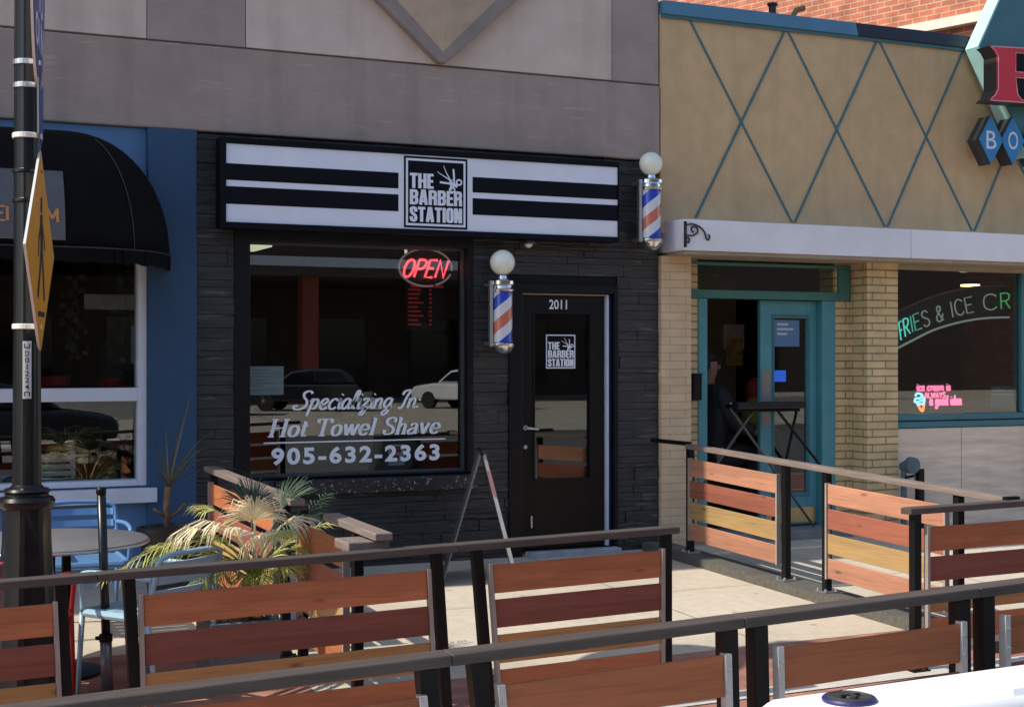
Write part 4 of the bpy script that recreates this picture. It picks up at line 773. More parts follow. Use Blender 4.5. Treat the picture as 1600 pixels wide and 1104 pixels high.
# ------------------------------------------------------------------ pink neon
PYN = .22; pk_ = thing('ice_cream_sign', 'pink neon words with a blue ice cream cone at the foot of the diner window', 'neon sign', pY(1460, 620, PYN))
def seg(s, x0_, yb, x1_, yt, gap=.1, r=.009):
    a_, b_, c_, d_ = lines_box(x0_, yb, x1_, yt, PYN); return stroke_tube(MB(), s, lambda s_, v, W: Vector((a_+(c_-a_)*s_, PYN, b_+(d_-b_)*v)), gap=gap, r=r, n=6)
obj('lettering', seg('ice cream is', 1433, 609.5, 1485, 598), M['neonpink'], pk_, smooth=True)
obj('lettering', seg('ALWAYS', 1445, 621, 1477, 613, gap=.2, r=.007), M['neonpink'], pk_, smooth=True)
obj('lettering', seg('a good idea', 1453, 632, 1502, 617), M['neonpink'], pk_, smooth=True)
def pn_(pts, r=.012): return MB().tube([pY(x_, y_, PYN-.01) for x_, y_ in smooth_pts(pts, 6)], r, 6)
obj('ice_cream', pn_([(1430,618),(1434,614),(1441,617),(1437,622),(1431,622),(1430,628),(1441,625),(1444,621),(1443,630),(1433,631)], .011), M['neonblue'], pk_, smooth=True)
obj('cone', pn_([(1434,632),(1441,642),(1444,630)], .012), M['neonor'], pk_, smooth=True)
obj('backing_panel', MB().prism([(p.x, p.z) for p in (pY(x_, y_, PYN) for x_, y_ in ((1434,599),(1487,596),(1504,625),(1486,632),(1464,642),(1440,643),(1430,628)))], fac(PYN), -.04, -.025), M['archp'], pk_)
q0, q1 = pY(1548, 637, .2), pY(1588, 603, .2); wn = thing('window_card', 'blue printed card standing in the lower right of the diner window', 'notice', (q0.x, .2, q0.z)); obj('card_sheet', bx(q0.x, q1.x, .2, .204, q0.z, q1.z), mat('blue_card', (.07,.15,.20), .6, var=.15), wn)
mb = MB()
for k_, s_ in enumerate((.5, .8)): mb.box(q0.x+.02, q0.x+.02+(q1.x-q0.x)*s_, .197, .1985, q1.z-.05-.04*k_, q1.z-.03-.04*k_)
obj('print_lines', mb, mat('dim_pale_print', (.3,.38,.4), .7), wn)
# ------------------------------------------------------------------ diner sign over the roof
SGY = -.21; Dp = [(1530, 73), (1605, -96), (1700, 75), (1606, 246)]
ds = thing('diner_sign', 'large teal diamond sign board with sunlit edge and red letter at the right', 'sign', (pY(1600, 80, SGY).x, SGY, 3.5))
pol = [(p.x, p.z) for p in (pY(x_, y_, SGY) for x_, y_ in Dp)]
ds_b = obj('sign_board', MB().prism([pol[0], pol[3], pol[2], pol[1]], fac(SGY), -.06, .002), M['teal'], ds)
mb = MB(); (ax, az), (bx_, bz_), (cx_, cz_), (ex_, ez_) = pol
def edge(p, q):
    d = Vector((q[0]-p[0], q[1]-p[1])).normalized()*.0
    mb.add([(p[0],SGY-.003,p[1]),(q[0],SGY-.003,q[1]),(q[0],SGY+.17,q[1]),(p[0],SGY+.17,p[1]),(p[0]-.02,SGY-.003,p[1]+.0),(q[0]-.02,SGY-.003,q[1]),(q[0]-.02,SGY+.17,q[1]),(p[0]-.02,SGY+.17,p[1])], [(0,1,2,3),(7,6,5,4),(0,4,5,1),(3,2,6,7),(0,3,7,4),(1,5,6,2)])
edge(pol[0], pol[1]); edge(pol[3], pol[0]); obj('sign_edge', mb, M['teal_sunlit'], ds)  # light teal edge, brightened in its colour for the sun on that side
obj('sign_frame', MB().prism([pol[0], pol[3], pol[2], pol[1]], fac(SGY), -.165, -.14), M['teal'], ds)
# red letter with dark returns
LY = SGY-.22
def LP(pts, Y): return [(q.x, q.z) for q in (pY(x_, y_, Y) for x_, y_ in pts)]
outer = [(1545,72),(1552,78),(1557,88),(1557,140),(1552,150),(1546,155),(1545,158),(1660,166),(1682,150),(1684,128),(1660,118),(1678,104),(1676,88),(1655,78)]
inn1 = [(1587,84),(1587,112),(1630,116),(1640,100),(1630,88)]; inn2 = [(1587,123),(1590,148),(1596,156),(1635,158),(1648,142),(1635,126)]
lo = LP(outer, LY); i1 = LP(inn1, LY); i2 = LP(inn2, LY)
red_ = obj('sign_letter', MB().prism(list(reversed(lo)), fac(LY), 0, .012), M['redl'], ds)
cxl = sum(p[0] for p in lo)/len(lo); czl = sum(p[1] for p in lo)/len(lo)
obj('letter_return', MB().prism(list(reversed([(p[0]-.0,p[1]) for p in lo])), fac(LY), -.17, -.002), M['dgrey'], red_)
mb = MB()
for p_ in (i1, i2): mb.prism(list(reversed(p_)), fac(LY), .0125, .016)
obj('letter_counter', mb, M['signb'], red_)
mb = MB()
def outl(pl2, sc_):
    cx = sum(p[0] for p in pl2)/len(pl2); cz = sum(p[1] for p in pl2)/len(pl2); P_ = [(cx+(p[0]-cx)*sc_, LY-.014, cz+(p[1]-cz)*sc_) for p in pl2]; mb.tube(P_, .006, 5, closed=True)
outl(lo, .975); outl(i1, 1.06); outl(i2, 1.06); obj('letter_outline', mb, mat('pink_outline', (.62,.32,.38), .5), red_)
# diamond letter boxes B and O
def diamond(cx, cy, hw, hh, ch, label, sd):
    Y = SGY-.03; q = pY(cx, cy, Y); ww = pY(cx+hw, cy, Y).x-q.x; h_ = (pY(cx, cy-hh, Y).z-pY(cx, cy+hh, Y).z)/2
    t = thing('letter_box', label, 'sign', (q.x, Y, q.z), 0, 'diamond letter boxes on the diner front', world=False)
    po = [(-ww,0),(0,-h_),(ww,0),(0,h_)]; fn = lambda u, v, d: Vector((u, -d, v))
    obj('box_sides', MB().prism(po, fn, -.155, -.002), M['dgrey'], t); obj('box_face', MB().prism([(u*.985, v*.985) for u, v in po], fn, 0, .012), M['sblue'], t)
    if ch: obj('lettering', text_mb(ch, fn, -ww*.42, -h_*.37, ww*.42, h_*.37, bold=.004, depth=.0135), mat('pale_letter', (.62,.72,.82), .5), t, recalc=False)
    obj('mounting_arm', MB().box(-.02, .02, .155, .245, -.02, .02), M['dgrey'], t)
diamond(1547.5, 219, 18.5, 38, 'B', 'blue diamond letter box with a white B on the tan wall', 0); diamond(1581.5, 220, 18, 37.5, 'O', 'blue diamond letter box with a white O on the tan wall', 1); diamond(1616, 221, 18, 37, None, 'blue diamond letter box cut by the right edge of the photo', 2)
# ------------------------------------------------------------------ red brick building behind
rb = thing('brick_building', 'sunlit red brick building with pale stone coping behind the diner roof', 'building', (13.2, 3.9, 0), R(106.6), world=False)
obj('brick_wall', MB().box(-3.2, 26, .0, .4, 0, 10.5), M['rbrick'], rb)
qz = 5.95
obj('stone_coping', MB().hexa([(-3.3,.38,qz-.1),(1.15,.38,qz-.1),(1.15,.52,qz-.1),(-3.3,.52,qz-.1),(-3.3,.38,qz+.05),(1.15,.38,qz+.05),(1.15,.5,qz+.03),(-3.3,.5,qz+.03)]), mat('pale_stone', (.62,.56,.46), .7, var=.1), rb)
# ------------------------------------------------------------------ pipes at the diner wall
q = pY(1412, 728, -.12); sp = thing('standpipe', 'grey blue standpipe connection with round cap in front of the diner stone panel', 'pipe', (q.x, -.12, 0))
mb = MB(); mb.tube([(q.x+.0, -.12, -.02), (q.x, -.12, q.z-.02)], .028, 12); mb.sphere((q.x, -.12, q.z), .045, 14, 10); mb.tube([(q.x,-.12,q.z),(q.x-.02,-.22,q.z+.0)], .04, 12); autosmooth(obj('riser', mb, M['iron'], sp), 60)
autosmooth(obj('round_cap', MB().lathe([(.02,-.26),(.075,-.25),(.078,-.20),(.05,-.19),(.045,-.14)], 18, (q.x+.01, .0, q.z+.015), 'y'), M['iron'], sp), 60); obj('chain', MB().tube([(q.x+.05,-.2,q.z-.03),(q.x+.065,-.2,q.z-.12),(q.x+.03,-.19,q.z-.19),(q.x+.02,-.16,q.z-.1)], .007, 6), M['iron'], sp)
q = pY(1437, 745, -.15); bo = thing('wall_post', 'short black square post with side arm next to the standpipe', 'post', (q.x, -.15, 0)); obj('post', bx(q.x-.033, q.x+.033, -.18, -.12, -.02, pY(1437, 732, -.15).z), M['blkmetal'], bo, bevel=.004); obj('arm', MB().tube([(q.x-.03,-.15,q.z+.02),(q.x-.17,-.15,q.z-.0)], .014, 8), M['blkmetal'], bo)
q0, q1 = pY(1080, 625, .2), pY(1090, 585, .2); lb = tag(obj('wall_box', bx(q0.x-.01, q1.x+.01, .14, .258, q0.z, q1.z), M['blkmetal'], bevel=.005), 'black box fixed to the brick beside the left diner door jamb', 'box'); obj('box_lid', bx(q0.x-.014, q1.x+.014, .134, .262, q1.z+.001, q1.z+.012), M['blkgloss'], lb)
# ================================================================== RAILINGS
def railing(label, A, B, posts, panels, ext=(0,0), brk=None, rail_m=None, rails=None, base=None, lat_t=.03, group='wooden patio railings', bolts=False, cap_end=False, name='patio_railing', pw=.026, raildrop=None):
    A, B = Vector(A), Vector(B); dx, dy = B.x-A.x, B.y-A.y; Lh = math.hypot(dx, dy); rz = math.atan2(dy, dx); ux, uy = dx/Lh, dy/Lh
    g0 = gz(A.x, A.y); root = thing(name, label, 'railing', (A.x, A.y, g0), rz, group, world=False)
    zr = lambda u: A.z-g0+(B.z-A.z)*u/Lh
    gg = lambda u: gz(A.x+ux*u, A.y+uy*u)-g0+(base or 0)
    RT = .037
    for (a, b) in (rails or [(-ext[0], Lh+ext[1])]):
        obj('rail', MB().hexa([(a,-.045,zr(a)-RT),(b,-.045,zr(b)-RT),(b,.045,zr(b)-RT),(a,.045,zr(a)-RT),(a,-.045,zr(a)),(b,-.045,zr(b)),(b,.045,zr(b)),(a,.045,zr(a))]), rail_m or M['rail'], root, bevel=.005)
        if bolts:
            for u in (a+.03, b-.03): pass
    for (u, lean) in posts:
        k = math.tan(R(lean)); h = zr(u)-RT-.001; zb = gg(u+k*h)+.012; ub = u+k*(h-zb); w_ = pw
        p = obj('post', MB().hexa([(ub-w_,-w_,zb),(ub+w_,-w_,zb),(ub+w_,w_,zb),(ub-w_,w_,zb),(u-w_,-w_,h),(u+w_,-w_,h),(u+w_,w_,h),(u-w_,w_,h)]), M['blkmetal'], root, bevel=.004)
        fp = MB(); fp.box(ub-.06, ub+.06, -.06, .06, zb-.012, zb-.001)
        for sx in (-1,1):
            for sy in (-1,1): fp.lathe([(.009,-.001),(.009,.012),(.004,.016)], 8, (ub+sx*.044, sy*.044, zb))
        obj('foot_plate', fp, M['silver'] if base else M['blkmetal'], p)
    bm_ = brk or M['brk']
    for (u0, u1, l0, l1, off, cols) in panels:
        k0, k1 = math.tan(R(l0)), math.tan(R(l1)); bh, gp_ = .140, .033
        tot = len(cols)*(bh+gp_)-gp_
        for i, c in enumerate(cols):
            d0, d1 = i*(bh+gp_), i*(bh+gp_)+bh
            za, zb_ = zr(u0)-off, zr(u1)-off; jt_ = random.uniform(-.003,.003)
            P = lambda z_off, y: [(u0+k0*z_off, y, za-z_off+jt_), (u1+k1*z_off, y, zb_-z_off+jt_)]
            (a0, b0), (a1, b1) = P(d1, 0), P(d0, 0)
            ya, yb = -.046, -.033
            obj('board', MB().hexa([(a0[0],ya,a0[2]),(b0[0],ya,b0[2]),(b0[0],yb,b0[2]),(a0[0],yb,a0[2]),(a1[0],ya,a1[2]),(b1[0],ya,b1[2]),(b1[0],yb,b1[2]),(a1[0],yb,a1[2])]), c, root, bevel=.004)
        for (u, k, s) in ((u0, k0, -1), (u1, k1, 1)):
            zt = zr(u)-off+.006; ub = u+k*(tot+.012); w_ = (.026 if bolts else .020)*s; bk_ = MB()
            a, b = sorted((u+.002*s, u+w_)); a2, b2 = sorted((ub+.002*s, ub+w_)); bk_.hexa([(a2,-.056,zt-tot-.012),(b2,-.056,zt-tot-.012),(b2,-.020,zt-tot-.012),(a2,-.020,zt-tot-.012),(a,-.056,zt),(b,-.056,zt),(b,-.020,zt),(a,-.020,zt)])
            br_ = obj('bracket', bk_, bm_, root)
            if bolts:
                bb = MB()
                for i in range(len(cols)):
                    for f in (.3, .8):
                        zo = i*(bh+gp_)+bh*f; uu = u+k*zo+.013*s; bb.lathe([(.006,-.008),(.006,-.0005)], 8, (uu, -.0565, zr(u)-off-zo), 'y')
                obj('bolts', bb, M['silver'], br_)
    return root
RED, DRK, OCH = M['w_red'], M['w_dark'], M['w_och']
C4 = [RED, DRK, OCH, RED]
Y2 = -4.30
def x2(px, py=900): return pY(px, py, Y2).x
def row2(px): return pY(px, 906-.0806*px if px < 1100 else 793-.0706*(px-1416), Y2)
def sec2(label, pxA, pxB, posts, panels, **k):
    A, B = row2(pxA), row2(pxB); a0 = A.x
    return railing(label, A, B, [(x2(p, 860)-a0, l) for p, l in posts], [(x2(p, q_)-a0, x2(r_, s_)-a0, l0, l1, o, C4) for p, q_, r_, s_, l0, l1, o in panels], **k)
sec2('low wood railing with black posts in front of the lamp post, at the left edge', -260, 150, [(-230,2), (94,3)], [(-215, 950, 80, 938, 2, 2.5, .112)])
sec2('wood slat railing in front of the palm planter, pale blue chair at its left', 150.5, 712, [(201,3), (681,4)], [(221, 925, 661, 885, 1.5, 3.2, .112)])
sec2('wood slat railing in front of the barber door and easel sign', 712.5, 1056, [(744,5.0), (1040,0)], [(763, 878, 1026, 857, 4.6, 0, .112)])
sec2('wood slat railing at the right edge, its left post in front of the ramp railing', 1415, 1830, [(1430,0), (1780,0)], [(1444, 820, 1760, 800, 0, 0, .112)])
YF = -6.75
def rowf(px): return pY(px, 1105-.125*px, YF)
def secf(label, pxA, pxB, posts, panels):
    A, B = rowf(pxA), rowf(pxB); a0 = A.x
    return railing(label, A, B, [(pY(p, q_, YF).x-a0, l) for p, q_, l in posts], [(pY(p, q_, YF).x-a0, pY(r_, s_, YF).x-a0, l0, l1, o, C4) for p, q_, r_, s_, l0, l1, o in panels], brk=M['brkw'], bolts=True, group='nearer front row of patio railings', pw=.029)
secf('nearest wood railing at the lower left, crossing below the palm', -120, 698, [(-60,1110,3), (664,1030,6)], [(-30, 1110, 645, 1075, 3, 5, .118)])
secf('nearest wood railing at the lower middle, left of the white barrier', 698.4, 1152, [(744,1020,7), (1135,970,1.5)], [(779, 1062, 1119, 1022, 6, 1.5, .118)])
secf('nearest wood railing behind the white barrier cap', 1152.4, 1519, [(1182,965,1.5), (1499,930,.5)], [(1211, 1012, 1486, 976, 1.5, .5, .118)])
secf('nearest wood railing at the lower right corner, behind the right end of the barrier', 1519.4, 1960, [(1537,925,.5), (1900,880,0)], [(1563, 967, 1880, 930, .5, 0, .118)])
# ramp railing, running from the wall towards the street
XRR = 6.315
SAL = [M['w_sal'], M['w_brk'], M['w_tan'], M['w_sal']]
za = 1.64-(1.64-.923)*.979; zb = 1.64-(1.64-.798)*.979
slope = (zb-za)/(4.22-.66); RA = Vector((XRR, -.03, za-slope*.63)); RB = Vector((XRR, -4.24, zb+slope*.02))
rr = railing('long side railing with sunlit salmon boards running out from the corner of the tan diner', RA, RB, [(.61,0), (1.95,0), (2.44,0), (3.78,0)], [(.68, 1.89, 0, 0, .112, SAL), (2.51, 3.70, 0, 0, .112, SAL)], base=.07, rail_m=M['railp'], rails=[(.60, 4.212)], name='patio_railing')
obj('rail_shade_bar', bx(-.0, .60, -.022, .022, RA.z-gz(RA.x,RA.y)-.035, RA.z-gz(RA.x,RA.y)-.002), M['blkmetal'], rr, bevel=.003)  # shaded start of the rail by the wall, put in as a black bar
obj('rail_end_cap', bx(4.212, 4.25, -.052, .052, RB.z-gz(RA.x,RA.y)-.048, RB.z-gz(RA.x,RA.y)+.006), M['blkmetal'], rr, bevel=.003)
pb = MB(); ys = fr(-.02, -4.15, 12)
for i in range(12):
    a, b = ys[i], ys[i+1]; ga, gb = gz(6.3, a), gz(6.3, b)
    pb.hexa([(6.215,b,gb-.02),(6.455,b,gb-.02),(6.455,a,ga-.02),(6.215,a,ga-.02),(6.215,b,gb+.07),(6.455,b,gb+.07),(6.455,a,ga+.07),(6.215,a,ga+.07)])
tag(obj('base_beam', pb, M['ramp']), 'weathered grey timber beam on the pavement carrying the side railing', 'beam')
# left side railing between the two shops
XS = 2.36
def zside(y): return .875+.020*(y+.87)
sr = railing('short side railing with pale cap between the blue shop and the palm planter', (XS,-.62,zside(-.62)), (XS,-2.82,zside(-2.82)), [(.12,0), (1.95,0)], [(.2, 1.86, 0, 0, .10, [M['w_red'], M['w_brk'], M['w_tan'], M['w_red']])], rail_m=M['railp'])
sr2 = railing('short side railing with pale cap to the right of the palm, meeting the front railing', (XS,-2.83,zside(-2.83)-.006), (XS,-4.30,zside(-4.3)-.004), [(.10,0), (1.06,0)], [(.17, .98, 0, 0, .10, [M['w_red'], M['w_brk'], M['w_tan'], M['w_red']])], rails=[(.62, 1.46)], rail_m=M['railp'])
q = row2(596); obj('rail_end_block', bx(1.18, 1.40, -.16, .05, zside(-4.1)-gz(XS,-2.83)-.10, zside(-4.1)-gz(XS,-2.83)-.052), M['railp'], sr2, bevel=.006)
# ================================================================== LAMP POST AND ITS SIGNS
PY_ = -3.35; c = pY(42, 700, PY_); PX = c.x; g = gz(PX, PY_)
lpst = thing('lamp_post', 'black fluted street lamp post with silver bands at the left edge', 'lamp post', (PX, PY_, g), 0, None, world=False)
def zl(y): return pY(42, y, PY_).z-g
kk = (Vector((PX,PY_,1))-CAM).dot(cam_f)/F_PX
Zt = zl(772); 
autosmooth(obj('shaft', MB().lathe([(22*kk,Zt+.03),(20.5*kk,zl(500)),(20*kk,zl(250)),(20*kk,zl(160)),(19.5*kk,zl(0)),(.05,4.15)], 32, flute=.07), M['blkgloss'], lpst), 25)
autosmooth(obj('post_base', MB().lathe([(.21,0),(.21,.10),(.19,.13),(.165,.17),(37*kk,Zt-.22),(36*kk,Zt-.05),], 32, flute=.06), M['blkgloss'], lpst), 25)
autosmooth(obj('base_collar', MB().lathe([(36*kk,Zt-.07),(41*kk,Zt-.055),(43*kk,Zt-.03),(40*kk,Zt-.012),(33*kk,Zt-.005),(33*kk,Zt+.005),(36*kk,Zt+.018),(33*kk,Zt+.03),(26*kk,Zt+.036),(22*kk,Zt+.05)], 36), M['blkgloss'], lpst), 35)
for y_ in (99, 135, 213, 510):
    z_ = zl(y_); rr_ = (22 if y_ > 200 else 21)*kk; obj('steel_band', MB().lathe([(rr_,z_-.013),(rr_+.002,z_-.011),(rr_+.002,z_+.011),(rr_,z_+.013)], 28), M['signedge'] if y_ == 213 or y_ == 510 else M['silver'], lpst, smooth=False)
for y_ in (268, 314): z_ = zl(y_); autosmooth(obj('cast_ring', MB().lathe([(20*kk,z_-.012),(22.5*kk,z_-.006),(22.5*kk,z_+.006),(20*kk,z_+.012)], 28), M['blkgloss'], lpst))
lpz0, lpz1 = zl(622), zl(533); xq = pY(36, 580, PY_-.15).x-PX
def onpost(u, v, d=0): r_ = 22.6*kk+d; a = u/r_+R(-96); return Vector((r_*math.cos(a), r_*math.sin(a), v))
pw_ = .021; mb = MB(); us = fr(-pw_, pw_, 4); mb.add([onpost(u, z_, e_) for e_ in (0, .002) for z_ in (lpz0, lpz1) for u in us], [(i, i+1, 5+i+1, 5+i) for i in range(4)]+[(10+i+1, 10+i, 15+i, 15+i+1) for i in range(4)]+[(0,5,15,10),(4,14,19,9)]); np_ = obj('number_plate', mb, mat('white_plate', (.58,.58,.56), .5), lpst)
hh = (lpz1-lpz0)*.68/6
for i, ch in enumerate('D01224'):
    zt_ = lpz1-(lpz1-lpz0)*.17-i*hh*1.02
    obj('lettering', text_mb(ch, lambda u, v, d: onpost(u, v, .0035), (-.003 if ch == '1' else -.010), zt_-hh*.80, (.003 if ch == '1' else .010), zt_, bold=.01), M['wfig'], np_, recalc=False)
for zz_, s_ in ((lpz1-.012, -1), (lpz0+.012, 1)):
    mb = MB(); 
    for k_, pts_ in enumerate(([(-.012, zz_), (-.012, zz_+.02*s_)], [(-.012, zz_+.02*s_), (.012, zz_+.02*s_)], [(.012, zz_+.02*s_), (.012, zz_)])): mb.ribbon(pts_, lambda a, b: .005, lambda u, v, d: onpost(u, v, .0035+d), .0002*k_)
    obj('plate_mark', mb, M['wfig'], np_, recalc=False)
lt = obj('lantern', MB().lathe([(.06,4.12),(.10,4.16),(.09,4.2),(.17,4.45),(.21,4.78),(.23,4.80),(.13,4.95),(.05,5.0),(.05,5.06),(.0,5.1)], 8), M['blkgloss'], lpst); obj('lantern_glass', MB().lathe([(.095,4.22),(.172,4.455),(.205,4.77),(.1,4.775)], 8), M['globe'], lt)
SX = .0
def yz_sign(cpx, cy_px, Yc): 
    q = pY(cpx, cy_px, Yc); return q
# amber diamond pedestrian sign, its plane along the street's cross direction
q = pY(63.5, 392, -3.37); SXx = q.x
tpz, btz = pX(62, 236, SXx).z, pX(66, 551, SXx).z; hd = (tpz-btz)/2; sc_z = (tpz+btz)/2; yc = -3.37
tilt = R(-0.5)
am = thing('pedestrian_sign', 'amber diamond pedestrian sign seen almost edge on, strapped to the lamp post', 'road sign', (SXx, yc, sc_z), R(-14.6), None, world=False)
wd_ = hd*.96
fnx = lambda u, v, d: Vector((d, u, v))             # seen from +X, u grows away from the street
dm = [(-wd_,0),(0,-hd),(wd_,0),(0,hd)]
obj('sign_plate', MB().prism(dm, fnx, -.012, 0), M['signedge'], am)
obj('sign_face', MB().prism([(u*.975, v*.975) for u, v in dm], fnx, .0005, .003), M['yellow'], am)
mb = MB(); s_ = hd
def fg(pts, w0, k_): mb.ribbon([(u*s_, v*s_) for u, v in pts], lambda a, b: w0*s_, fnx, .0035+.0002*k_)
fg([(.0,.50+.03),(.0,.38)], .13, 0); fg([(.0,.36),(.02,.02)], .17, 1); fg([(.0,.30),(-.16,.12),(-.20,-.06)], .07, 2); fg([(.02,.30),(.16,.14),(.24,.02)], .07, 3); fg([(.0,.04),(-.10,-.22),(-.24,-.46)], .10, 4); fg([(.03,.04),(.12,-.22),(.20,-.48)], .10, 5); fg([(-.22,-.62),(.22,-.62)], .05, 6)
obj('walking_figure', mb, M['wfig'], am, recalc=False)
obj('strap_bracket', MB().box(-.05, -.013, -.03, .03, hd*.55, hd*.60).box(-.05, -.013, -.03, .03, -hd*.70, -hd*.65), M['silver'], am)
# deep blue pointed oval sign above
SX2 = pY(60.5, 60, -3.37).x; zc2 = pX(58, -40, SX2).z; hz2 = zc2-pX(64, 132, SX2).z
bs = thing('blue_oval_sign', 'deep blue pointed oval sign with pale lettering high on the lamp post', 'sign', (SX2, -3.37, zc2), R(-10.5), None, world=False)
ov = [(.42*math.sin(a)*abs(math.sin(a))**.0, hz2*math.cos(a)) for a in fr(0, 2*math.pi, 40)[:-1]]; ov = [(-u, v) for u, v in ov]
obj('sign_plate', MB().prism(ov, fnx, -.012, 0), M['signedge'], bs); obj('sign_face', MB().prism([(u*.955, v*.965) for u, v in ov], fnx, .0005, .003), M['bsign'], bs)
ft = lambda u, v, d: fnx(u, v, .0042)
zq = lambda py: pX(58, py, SX2).z-zc2
obj('lettering', text_mb('TO', ft, -.10, zq(27), .24, zq(-18), bold=.03), M['bsignl'], bs, recalc=False); obj('lettering', text_mb('OEN', ft, -.26, zq(84), .27, zq(34), bold=.03), M['bsignl'], bs, recalc=False)
q = pY(64, 180, -3.33); zt3, zb3 = pX(64, 128, q.x).z, pX(64, 232, q.x).z; bt = thing('blue_tab_sign', 'small narrow blue sign between the oval sign and the amber diamond', 'sign', (q.x, -3.33, zb3), R(-11), None, world=False)
obj('sign_plate', MB().prism([(-.11,.06),(0,0),(.11,.06),(.13,zt3-zb3),(-.13,zt3-zb3)], fnx, -.01, 0), M['silver'], bt); obj('sign_face', MB().prism([(-.105,.065),(0,.01),(.105,.065),(.122,zt3-zb3-.01),(-.122,zt3-zb3-.01)], fnx, .0005, .003), M['bsign'], bt)
# ================================================================== PATIO FURNITURE
TX, TY = 1.03, -2.42; tz = pY(120, 840, TY).z; g = gz(TX, TY)
tb = thing('bistro_table', 'round grey bistro table with thin metal rim beside the lamp post', 'table', (TX, TY, g), 0, None, world=False)
h = tz-g; r = pY(229, 840, TY).x-TX
autosmooth(obj('table_top', MB().lathe([(r-.012,h-.028),(r,h-.022),(r,h-.004),(r-.006,h)], 56), M['table'], tb), 40)
obj('rim', MB().tube([((r+.002)*math.cos(a), (r+.002)*math.sin(a), h-.016) for a in fr(0, 6.2832, 48)[:-1]], .008, 6, closed=True), M['silver'], tb, smooth=True)
pe = MB(); pe.box(-.0, .045, -.03, .03, .03, h-.03); pe.box(.085, .13, -.03, .03, .03, h-.03); obj('pedestal', pe, M['blkmetal'], tb, bevel=.004)
autosmooth(obj('table_base', MB().lathe([(.25,0),(.25,.015),(.05,.035)], 28, (.06,0,0)), M['blkmetal'], tb))
def chair(label, m, x, y, rz, name='patio_chair'):
    g = gz(x, y); t = thing(name, label, 'chair', (x, y, g), rz, 'metal slat chairs around the bistro table', world=False)
    W, D, SH = .24, .23, .45
    # faces local +x
    s = MB()
    for i in range(5):
        a = -D+.02+i*.088; s.box(a, a+.080, -W+.012, W-.012, SH-.03, SH+.004)
    s.tube([(-D,-W,SH-.01),(D,-W,SH-.006),(D+.015,-W+.03,SH-.008),(D+.015,W-.03,SH-.008),(D,W,SH-.006),(-D,W,SH-.01)], .022, 8)
    obj('seat', s, m, t, smooth=False)
    for sx, sy in ((1,-1),(1,1),(-1,-1),(-1,1)):
        if sx > 0: p = [(D+.03, sy*(W+.01), 0), (D+.0, sy*(W+.005), SH)]
        else: p = [(-D-.07, sy*W, 0), (-D-.0, sy*W, SH)]
        obj('leg', MB().tube(p, [.012,.016], 8), m, t, smooth=True)
    for sy in (-1, 1):
        obj('armrest', MB().tube(smooth_pts([(D-.01, sy*(W+.01), SH), (D-.0, sy*(W+.02), SH+.16), (D-.03, sy*(W+.02), SH+.205), (0, sy*(W+.02), SH+.215), (-D-.04, sy*(W+.005), SH+.20)], 5), .014, 8), m, t, smooth=True)
    b = MB(); b.tube(smooth_pts([(-D, -W, SH-.01), (-D-.06, -W+.005, SH+.24), (-D-.08, -W+.04, SH+.315), (-D-.105, 0, SH+.33), (-D-.08, W-.04, SH+.315), (-D-.06, W-.005, SH+.24), (-D, W, SH-.01)], 6), .014, 8); obj('back_frame', b, m, t, smooth=True)
    sl_ = MB()
    for k in range(3):
        z = SH+.10+k*.072; xo = -D-.022-.018*k; pts = [(xo-.03*math.cos(a), W*.93*math.sin(a)) for a in fr(-1.57, 1.57, 8)]
        sl_.add([(x_, y_, z) for x_, y_ in pts]+[(x_-.008, y_, z+.042) for x_, y_ in pts], [(i, i+1, 9+i+1, 9+i) for i in range(8)])
    o = obj('back_slats', sl_, m, t); md = o.modifiers.new('thick', 'SOLIDIFY'); md.thickness = .008
    return t
chair('pale blue metal chair in the sun behind the front railing, between two posts', M['chairb'], 1.48, -3.01, R(125))
chair('mid blue metal chair against the blue shop wall behind the round table', M['chaird'], 1.37, -1.45, R(-92))
chair('red metal chair mostly hidden behind the lamp post', M['red'], .77, -2.98, R(60))
q = pG(168, 1082); g = gz(q.x, q.y); zt = pY(158, 762, q.y).z; lnx = pY(158, 762, q.y).x-q.x
um = thing('umbrella_stand', 'thin black pole in a grey sleeve standing in front of the pale blue chair', 'pole', (q.x, q.y, g), 0, None, world=False)
h = zt-g; obj('pole', MB().tube([(0,0,.06),(lnx,0,h)], .0235, 14), M['blkgloss'], um, smooth=True); obj('sleeve', MB().tube([(0,0,0),(lnx*.27,0,h*.27)], .031, 14), mat('grey_steel_sleeve', (.16,.17,.19), .4, metal=.4), um, smooth=True)
obj('pole_cap', MB().tube([(lnx,0,h-.03),(lnx,0,h+.004)], .027, 14), M['blkmetal'], um, smooth=True); obj('pole_clamp', MB().lathe([(.034,h*.25),(.036,h*.255),(.036,h*.285),(.034,h*.29)], 16, (lnx*.27,0,0)).box(lnx*.27-.055,lnx*.27-.03,-.012,.012,h*.262,h*.28), M['blkmetal'], um, bevel=.005)
